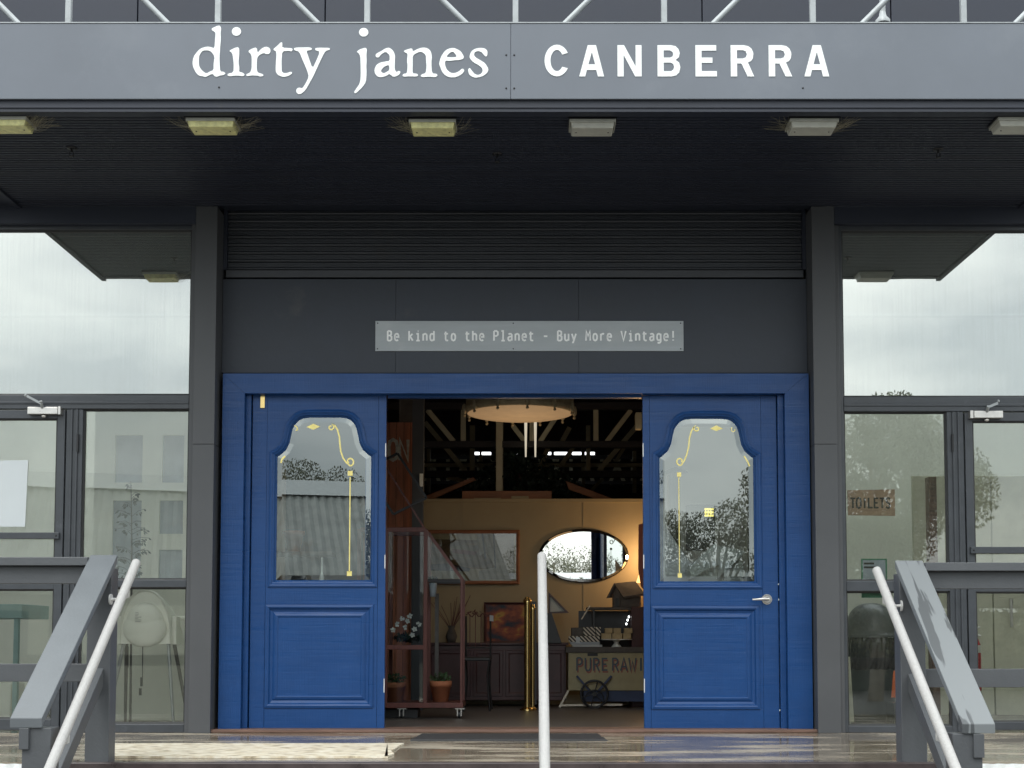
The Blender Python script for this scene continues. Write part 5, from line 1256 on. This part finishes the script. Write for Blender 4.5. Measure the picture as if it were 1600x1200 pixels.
for px, py in ((982, 964), (980, 969), (978, 975), (997, 1004)):
    b = MB(); b.ell((SH.x(px), CY_ + .24, SH.z(py)), .009, .009, .012, 8, 6); b.build('bulb', 'inlampb', fl) if 'inlampb' in M else b.build('bulb', 'tubeglow', fl)

# things behind the right door pane: stove flue, slanting tray, spade, lit sign
RF = Pl(1.6, 800)
fl2 = thing('stove_flue', (RF.x(1056), 1.6, 0), 'black stove flue pipe with conical cap behind the right door glass', 'flue')
MB().tube([(RF.x(1053), 1.6, RF.z(1100)), (RF.x(1053), 1.6, RF.z(742))], .055, 16).build('pipe', 'black', fl2)
MB().lathe(RF.x(1056), 1.6, [(.11, 0), (.05, .03), (0, .045)], 20, z0=RF.z(738)).build('cap', 'black', fl2)
ys = thing('lit_yellow_sign', (RF.x(1100), 2.0, 1.2), 'small glowing yellow sign seen through the right door glass', 'sign')
RG = Pl(2.0, 800)
for y0, y1 in ((794, 797), (799, 802), (804, 807)): box('glow_bar', 'yellowglow', ys, RG.x(1101), RG.x(1115), 2.0, 2.01, RG.z(y1), RG.z(y0))
for a in (1102, 1106, 1110): box('glow_stroke', 'yellowglow', ys, RG.x(a), RG.x(a + 1.2), 1.998, 1.9995, RG.z(807), RG.z(796))
box('board', 'black', ys, RG.x(1072), RG.x(1118), 2.02, 2.05, RG.z(860), RG.z(788))
tb = thing('slanted_display_case', (RF.x(1130), 1.3, .9), 'grey slant topped case seen through the lower right door glass', 'case')
RH = Pl(1.2, 880)
MB().plate(RH.poly([(1078, 884), (1116, 850), (1166, 862), (1120, 905), (1124, 882), (1098, 893), (1078, 905)]), [], 1.2, 1.4).build('hood', 'plastic', tb)
MB().plate(RH.poly([(1078, 905), (1160, 870), (1172, 915), (1078, 960)]), [], 1.25, 1.3).build('front', 'cream', tb)
spd = thing('garden_spade', (RH.x(1168), 1.1, .6), 'dark spade hanging upright behind the right door glass', 'spade')
MB().tube([(RH.x(1168), 1.1, RH.z(770)), (RH.x(1168), 1.1, RH.z(895))], .014, 10).build('shaft', 'slate', spd)
MB().plate(RH.poly([(1164, 893), (1172, 893), (1178, 903), (1178, 925), (1158, 925), (1158, 903)]), [], 1.09, 1.105).build('blade', 'grey', spd)
tag(MB().plate(RF.poly([(1028, 812), (1104, 925), (1060, 960), (1028, 960)]), [], 1.45, 1.5).build('slanting_board', 'signwhite'), 'pale slanting corrugated board seen low behind the right door glass', 'board')
tag(MB().box(1.14, 2.1, 2.6, 2.7, 0, 2.6).build('inner_screen_wall', 'cream'), 'cream screen wall standing inside behind the right door', 'screen')
tag(MB().box(-2.2, -1.36, 2.6, 2.7, 0, 2.6).build('inner_screen_wall', 'board'), 'grey screen wall standing inside behind the left door', 'screen')

# ================================================================== SIDE ROOMS
# left: cream panelled divider with panes
LD = Pl(1.5, 800)
dv = thing('glazed_divider', (LD.x(230), 1.5, 0), 'cream divider with grey glazed openings behind the left window', 'screen')
X0, X1 = LD.x(146), -2.37
holes = []
for a, c, y0, y1 in ((176, 221, 782, 905), (249, 286, 782, 834), (249, 286, 859, 905), (178, 221, 680, 754), (252, 286, 680, 754)): holes.append(DR and [(LD.x(a), LD.z(y1)), (LD.x(c), LD.z(y1)), (LD.x(c), LD.z(y0)), (LD.x(a), LD.z(y0))])
MB().plate([(X0, .001), (X1, .001), (X1, 2.9), (X0, 2.9)], holes, 1.5, 1.55).build('frame', 'cream', dv)
for h_ in holes: MB().plate(h_, [], 1.53, 1.535).build('pane', 'shadepane', dv) if 'shadepane' in M else MB().plate(h_, [], 1.53, 1.535).build('pane', 'poster', dv)
sap = thing('indoor_sapling', (Xp(205, 900, 1.15), 1.15, 0), 'slender dark leafed sapling standing behind the left window pane', 'plant')
SP = Pl(1.15, 830)
MB().tube([(SP.x(209), 1.15, 0), (SP.x(207), 1.15, SP.z(900)), (SP.x(204), 1.17, SP.z(800)), (SP.x(203), 1.15, SP.z(752))], [.010, .008, .005, .002], 6).build('stem', 'slate', sap)
b = MB()
for k in range(34):
    py = 760 + 150 * (k / 34) ** .9 + random.uniform(-5, 5); sd_ = random.choice((-1, 1)); reach = random.uniform(.35, 1) * .14 * min(1, (py - 735) / 75)
    base = Vector((SP.x(205), 1.15, SP.z(py))); tip = base + Vector((sd_ * reach, random.uniform(-.08, .08), random.uniform(.0, .06)))
    b.tube([base, (base + tip) / 2 + Vector((0, 0, .015)), tip], .0022, 4)
    for q_ in range(random.randint(3, 7)):
        c = base.lerp(tip, random.uniform(.3, 1)); d = Vector((sd_ * random.uniform(.1, 1), random.uniform(-.5, .5), random.uniform(-1.2, -.1))).normalized() * random.uniform(.022, .045); n_ = Vector((-d.z, 0, d.x)).normalized() * .008
        b.add([c, c + d * .5 + n_, c + d, c + d * .5 - n_], [(0, 1, 2, 3)])
b.build('foliage', 'darkleaf', sap)
# high chair
HY = .62; HC = Pl(HY, 980)
hc = thing('high_chair', (HC.x(228), HY, 0), 'white plastic baby highchair seen from behind through the left window', 'highchair')
cx_ = HC.x(228)
sx_ = (HC.x(272) - HC.x(182)) / 2
b = MB()   # hood: open arch shell, wide at the base
n = 28
def arch_pts(w, h, base, p=2.3, nn=28):
    out_ = []
    for i in range(nn + 1):
        a = PI * i / nn; cc = math.cos(a); ss = math.sin(a)
        out_.append((w * (abs(cc) ** (2 / p)) * (1 if cc > 0 else -1), base + h * (ss ** (2 / p))))
    return out_
zb_ = HC.z(1006); zt_ = HC.z(922); Hh = zt_ - zb_
rowsY = [(HY - .02, .90, .97), (HY - .05, .97, 1.0), (HY + .02, 1.0, 1.0), (HY + .20, 1.04, .86), (HY + .3, 1.05, .6)]
vs = []
for yy, fw, fh in rowsY:
    for x, z in arch_pts(sx_ * fw * .93, Hh * fh, zb_, 2.2): vs.append((cx_ + x, yy, z))
m_ = 29
fs = [(r_ * m_ + i, r_ * m_ + i + 1, (r_ + 1) * m_ + i + 1, (r_ + 1) * m_ + i) for r_ in range(len(rowsY) - 1) for i in range(m_ - 1)]
b.add(vs, fs, True); b.plate([(cx_ + x, z) for x, z in arch_pts(sx_ * .84, Hh * .97, zb_, 2.2)], [], HY - .02, None); hood = b.build('backrest', 'plastic', hc)
b = MB(); b.ell((cx_, HY - .03, zb_ + Hh * .28), .165, .055, .14, 28, 16); b.ell((cx_, HY - .028, zb_ + Hh * .4), .142, .054, .150, 28, 16); b.build('seat_bulge', 'plastic', hc)
box('tray', 'plastic', hc, cx_ + .1, cx_ + sx_ + .07, HY + .1, HY + .3, HC.z(968), HC.z(962), .006)
for s1 in (-1, 1):
    box('side_bracket', 'plastic', hc, cx_ + s1 * sx_ * .98 - .018, cx_ + s1 * sx_ * .98 + .018, HY - .0, HY + .1, zb_ - .005, HC.z(963), .006)
    MB().tube([(cx_ + s1 * .165, HY + .02, zb_ + .03), (cx_ + s1 * .255, HY - .12, .0)], [.015, .011], 12).build('leg', 'grey' if s1 < 0 else 'galv', hc)
    MB().tube([(cx_ + s1 * .18, HY + .12, zb_ + .03), (cx_ + s1 * .25, HY + .36, .0)], [.015, .011], 12).build('leg', 'slate', hc)
for dx, z1_, z0_ in ((-.02 + .0, 1010, 1060), (-.13 + .0, 1010, 1043)): MB().tube([(cx_ + dx + .01, HY - .04, HC.z(z1_)), (cx_ + dx + .012, HY - .04, HC.z(z0_))], .004, 6).build('strap', 'darkmetal', hc)
q = MB(); q.box(cx_ - .03, cx_ - .012, HY - .05, HY - .04, HC.z(1086), HC.z(1075)); q.box(cx_ - .022, cx_ - .004, HY - .05, HY - .04, HC.z(1072), HC.z(1058)); q.build('buckle', 'darkmetal', hc)
lbz = MB()
for k in range(7): lbz.box(cx_ - .055, cx_ - .055 + random.uniform(.02, .05), HY - .1021, HY - .102, zb_ + Hh * .36 + .085 - k * .011, zb_ + Hh * .36 + .089 - k * .011)
lbz.build('warning_print', 'grey', hc)
# second white chair edge and aqua table seen through left door
ht = Pl(.9, 980)
at_ = thing('aqua_table', (ht.x(20), 1.2, 0), 'pale aqua table seen through the lower left glazed door', 'table')
box('tabletop', 'aqua', at_, ht.x(-80), ht.x(34), .9, 1.5, ht.z(966), ht.z(944), .004)
for px in (-70, 24): box('leg', 'aqua', at_, ht.x(px - 4), ht.x(px + 3), .92, .96, 0, ht.z(966) - .001)
tag(MB().box(ht.x(-60), ht.x(12), 1.0, 1.3, .001, ht.z(1068)).build('storage_tub', 'plastic', bevel=.01), 'white tub on the floor under the aqua table', 'tub')
b = MB(); b.ell((Xp(146, 1000, .9), .95, Zp(990, .9)), .07, .07, .1, 14, 10)
wc = thing('white_stool', (Xp(140, 1000, .9), .95, 0), 'white moulded stool partly hidden behind the left rear post', 'stool')
b.build('seat', 'plastic', wc); MB().tube([(wc.location.x, .95, 0), (wc.location.x, .95, Zp(1000, .95))], .02, 10).build('leg', 'black', wc)

# right: TOILETS sign, poster, bin, extinguisher, inner door
RY = Pl(.16, 786)
ts = thing('toilets_sign', (RY.x(1360), .16, RY.z(806)), 'small brown board lettered TOILETS hanging behind the right window', 'sign')
tb_ = MB(); tb_.plate(RY.poly([(1324.5, 766), (1398.5, 764.5), (1398.5, 806), (1324.5, 805)]), [], .16, .172); tbo = tb_.build('board', 'brownsign', ts, .001)
s_ = (RY.z(777.5) - RY.z(794)) / 15
write('TOILETS', RY.x(1328.5), RY.z(794), (RY.x(1383.5) - RY.x(1328.5)) / 6, s_ * .98, .0125, .158, 'ink', tbo)
PO = Pl(.14, 890)
po = thing('notice_poster', (PO.x(1366), .14, PO.z(910)), 'small grey framed poster low behind the right window', 'poster')
x0, x1, z0, z1 = PO.x(1346), PO.x(1386), PO.z(934), PO.z(873)
box('sheet', 'poster', po, x0 + .01, x1 - .01, .142, .146, z0 + .01, z1 - .01)
box('green_footer', 'green', po, x0 + .01, x1 - .01, .138, .1415, z0 + .01, PO.z(926))
b = MB(); b.ring([(x0, z0), (x1, z0), (x1, z1), (x0, z1)], [(0, .15), (0, .138), (.01, .138), (.01, .15)]); b.build('frame', 'green', po)
for k, (a, c) in enumerate(((1350, 1366), (1350, 1370))): box('print_line', 'ink', po, PO.x(a), PO.x(c), .1405, .1415, PO.z(882 + 6 * k), PO.z(879 + 6 * k))
RB = Pl(.65, 1050)
rb_ = thing('domed_bin', (RB.x(1368), .85, 0), 'black domed litter bin with a plastic bag behind the right window', 'bin')
cxb = RB.x(1372); rbn = RB.x(1372) - RB.x(1331)
rbn = cxb - RB.x(1330)
MB().lathe(cxb, .85, [(rbn * .78, .001), (rbn * .95, RB.z(1045))], 32).build('body', 'binbody' if 'binbody' in M else 'black', rb_)
b = MB(); nb = 60
vs = []
for i, (r_, z_) in enumerate(((.96, 1046), (1.0, 1036), (1.02, 1020), (1.0, 1004), (.96, 996))):
    for j in range(nb):
        a = 2 * PI * j / nb; rr = rbn * r_ * (1 + .022 * math.sin(j * 2.3 + i) + random.uniform(-.012, .012)); vs.append((cxb + rr * math.cos(a), .85 + rr * math.sin(a), RB.z(z_) + random.uniform(-.006, .006)))
b.add(vs, [(i * nb + j, i * nb + (j + 1) % nb, (i + 1) * nb + (j + 1) % nb, (i + 1) * nb + j) for i in range(4) for j in range(nb)]); b.build('bag', 'bag', rb_)
zl = RB.z(996); hd = RB.z(941) - zl
MB().lathe(cxb, .85, [(rbn * 1.02, -.0), (rbn * 1.03, .02)] + [(rbn * math.cos(R(t)) ** .8, .02 + (hd - .02) * math.sin(R(t))) for t in range(0, 91, 10)], 36, z0=zl).build('dome_lid', 'lidgrey' if 'lidgrey' in M else 'black', rb_)
box('small_bin', 'black', rb_, RB.x(1376), RB.x(1400), .3, .5, .001, .2, .004)
tgx = RB.x(1396); tag(MB().plate(Pl(.55, 1050).poly([(1396, 1048), (1400, 1048), (1401, 1090), (1392, 1090)]), [], .55, .555).build('orange_tag', 'orange'), 'orange hanging tag beside the black bin', 'tag')
tag(MB().plate(Pl(.5, 1080).poly([(1326, 1026), (1329, 1026), (1334, 1128), (1327, 1128)]), [], .5, .52).build('leaning_board', 'frost'), 'thin pale board leaning at the left of the black bin', 'board')
FE = Pl(1.0, 1020)
fe = thing('fire_extinguisher', (FE.x(1524), 1.0, FE.z(1080)), 'red fire extinguisher seen through the right glazed door', 'extinguisher')
xe = FE.x(1522)
MB().lathe(xe, 1.0, [(0, 0), (.05, .0), (.052, .02), (.052, .36), (.03, .42), (.016, .44)], 20, z0=FE.z(1080)).build('cylinder', 'red', fe)
MB().lathe(xe, 1.0, [(.053, 0), (.053, .06)], 20, z0=FE.z(1020)).build('band', 'cream', fe)
b = MB(); b.tube([(xe, 1, FE.z(990)), (xe + .05, .98, FE.z(994))], .008, 6); b.tube([(xe - .02, 1, FE.z(984)), (xe + .045, .98, FE.z(980))], .006, 6); b.build('lever', 'silver', fe)
ID = Pl(2.2, 1000)
idd = thing('inner_door', (ID.x(1590), 2.2, 0), 'beige panelled inner door with long steel pull handle at right', 'door')
box('leaf', 'frost', idd, ID.x(1554), ID.x(1720), 2.2, 2.24, .01, 2.1, .003)
box('leaf', 'frost', idd, ID.x(1430), ID.x(1552), 2.2, 2.24, .01, 2.1, .003)
MB().tube([(ID.x(1578), 2.15, ID.z(980)), (ID.x(1578), 2.15, ID.z(936))], .014, 10).build('pull_handle', 'silver', idd)
tag(MB().box(Xp(1453, 850, 1.2), Xp(1465, 850, 1.2), 1.2, 1.3, 0, Zp(745, 1.2)).build('dark_timber_post', 'threshold'), 'dark brown upright post behind the right window pane', 'post')

# ================================================================== ACROSS THE ROAD (seen in the glass)
random.seed(3)
def corr_shed(name, c, rot, L, Wd, hw, hr, label):
    t = thing(name, c, label, 'shed'); t.rotation_euler = (0, 0, rot)
    b = MB(); b.local = True; b.box(-L / 2, L / 2, -Wd / 2, Wd / 2, 0, hw); b.build('wall', 'shedwall', t)
    for s1 in (-1, 1):
        b = MB(); b.local = True; n = int(L / .045); vs = []
        for i in range(n + 1):
            x = -L / 2 - .2 + (L + .4) * i / n; d = .03 * math.sin(i * PI / 2)
            vs += [(x, 0, hr + d), (x, s1 * (Wd / 2 + .3), hw - .1 + d)]
        b.add(vs, [(2 * i, 2 * i + 2, 2 * i + 3, 2 * i + 1) for i in range(n)]); b.build('roof', 'roofmetal', t)
    b = MB(); b.local = True; 
    for s1 in (-1, 1):
        k_ = (hr - hw + .1) / (Wd / 2 + .3); b.add([(-L / 2 - .25, 0, hr + .09), (L / 2 + .25, 0, hr + .09), (L / 2 + .25, s1 * .55, hr + .06 - .55 * k_), (-L / 2 - .25, s1 * .55, hr + .06 - .55 * k_)], [(0, 1, 2, 3)])
    b.build('ridge_cap', 'galv', t)
    for s1 in (-1, 1):
        b = MB(); b.local = True; b.add([(s1 * (L / 2 - .01), -Wd / 2, hw), (s1 * (L / 2 - .01), Wd / 2, hw), (s1 * (L / 2 - .01), 0, hr)], [(0, 1, 2)]); b.build('gable', 'shedwall', t)
    for k in range(3):
        b = MB(); b.local = True; x = -L / 3 + k * L / 3; b.box(x - .5, x + .5, Wd / 2 + .001, Wd / 2 + .03, 1.0, 2.1); b.build('window', 'black', t)
    return t
corr_shed('corrugated_shed', (-7.2, -21, -.86), R(-14), 12, 7, 2.7, 5.15, 'old shed with grey corrugated roof across the road, seen in the glass')
corr_shed('corrugated_shed', (1.5, -40, -.86), R(6), 14, 7, 2.6, 4.3, 'second shed farther back behind the street trees')
def gum(c, h, r, n, label, ls=.062):
    t = thing('gum_tree', c, label, 'tree', 'gum trees across the road')
    x, y, z = c; tr_ = MB()
    tr_.tube([(x, y, z), (x + .1, y, z + h * .3), (x - .05, y, z + h * .65), (x, y, z + h * .9)], [.2, .16, .1, .03], 8)
    cl = []
    for k in range(16):
        a = random.uniform(0, 2 * PI); hh = random.uniform(.3, .95) * h; rr = r * random.uniform(.3, 1) * (1 - .5 * abs(hh / h - .6))
        p = Vector((x + rr * math.cos(a), y + rr * math.sin(a), z + hh)); cl.append(p)
        tr_.tube([(x, y, z + hh * .6), tuple((Vector((x, y, z + hh * .75)) + p) / 2), tuple(p)], [.07, .04, .015], 5)
    tr_.build('trunk', 'bark', t)
    b = MB()
    for p in cl: leaves(b, p, (r * .42, r * .42, r * .36), n, ls, drop=1.0)
    b.build('crown', 'gumleaf', t)
gum((8.6, -24, -.86), 6.9, 2.7, 2720, 'tall leafy gum tree across the road opposite the right window')
gum((15.8, -26, -.86), 4.6, 2.3, 1760, 'shorter gum tree to the right across the road')
gum((21.0, -27, -.86), 5.2, 2.6, 1440, 'gum tree farthest right across the road')
gum((6.2, -34, -.86), 5.6, 2.3, 1440, 'gum tree behind the sheds opposite the right door')
gum((-6.0, -39, -.86), 7.6, 2.4, 1440, 'gum tree behind the sheds, left of the middle')
gum((-9.0, -40, -.86), 7.8, 2.4, 1440, 'bushy gum tree behind the corrugated shed')
gum((-7.3, -42, -.86), 7.4, 2.6, 1300, 'rounded gum tree behind the shed, between two taller gums')
gum((1.2, -44, -.86), 5.6, 2.8, 1120, 'low gum tree at the far back opposite the doorway')
gum((-14.5, -40, -.86), 6.0, 2.4, 960, 'gum tree at the far left behind the shed')

hb = MB()
for k in range(46):
    x = -22 + k * 1.25; leaves(hb, (x, -31 + random.uniform(-.4, .4), random.uniform(.5, 1.1)), (1.3, .7, random.uniform(1.3, 2.0)), 800, .1)
ho = hb.build('hedge', 'gumleaf'); tag(ho, 'long dense hedge across the road behind the sheds and gum trees', 'hedge')
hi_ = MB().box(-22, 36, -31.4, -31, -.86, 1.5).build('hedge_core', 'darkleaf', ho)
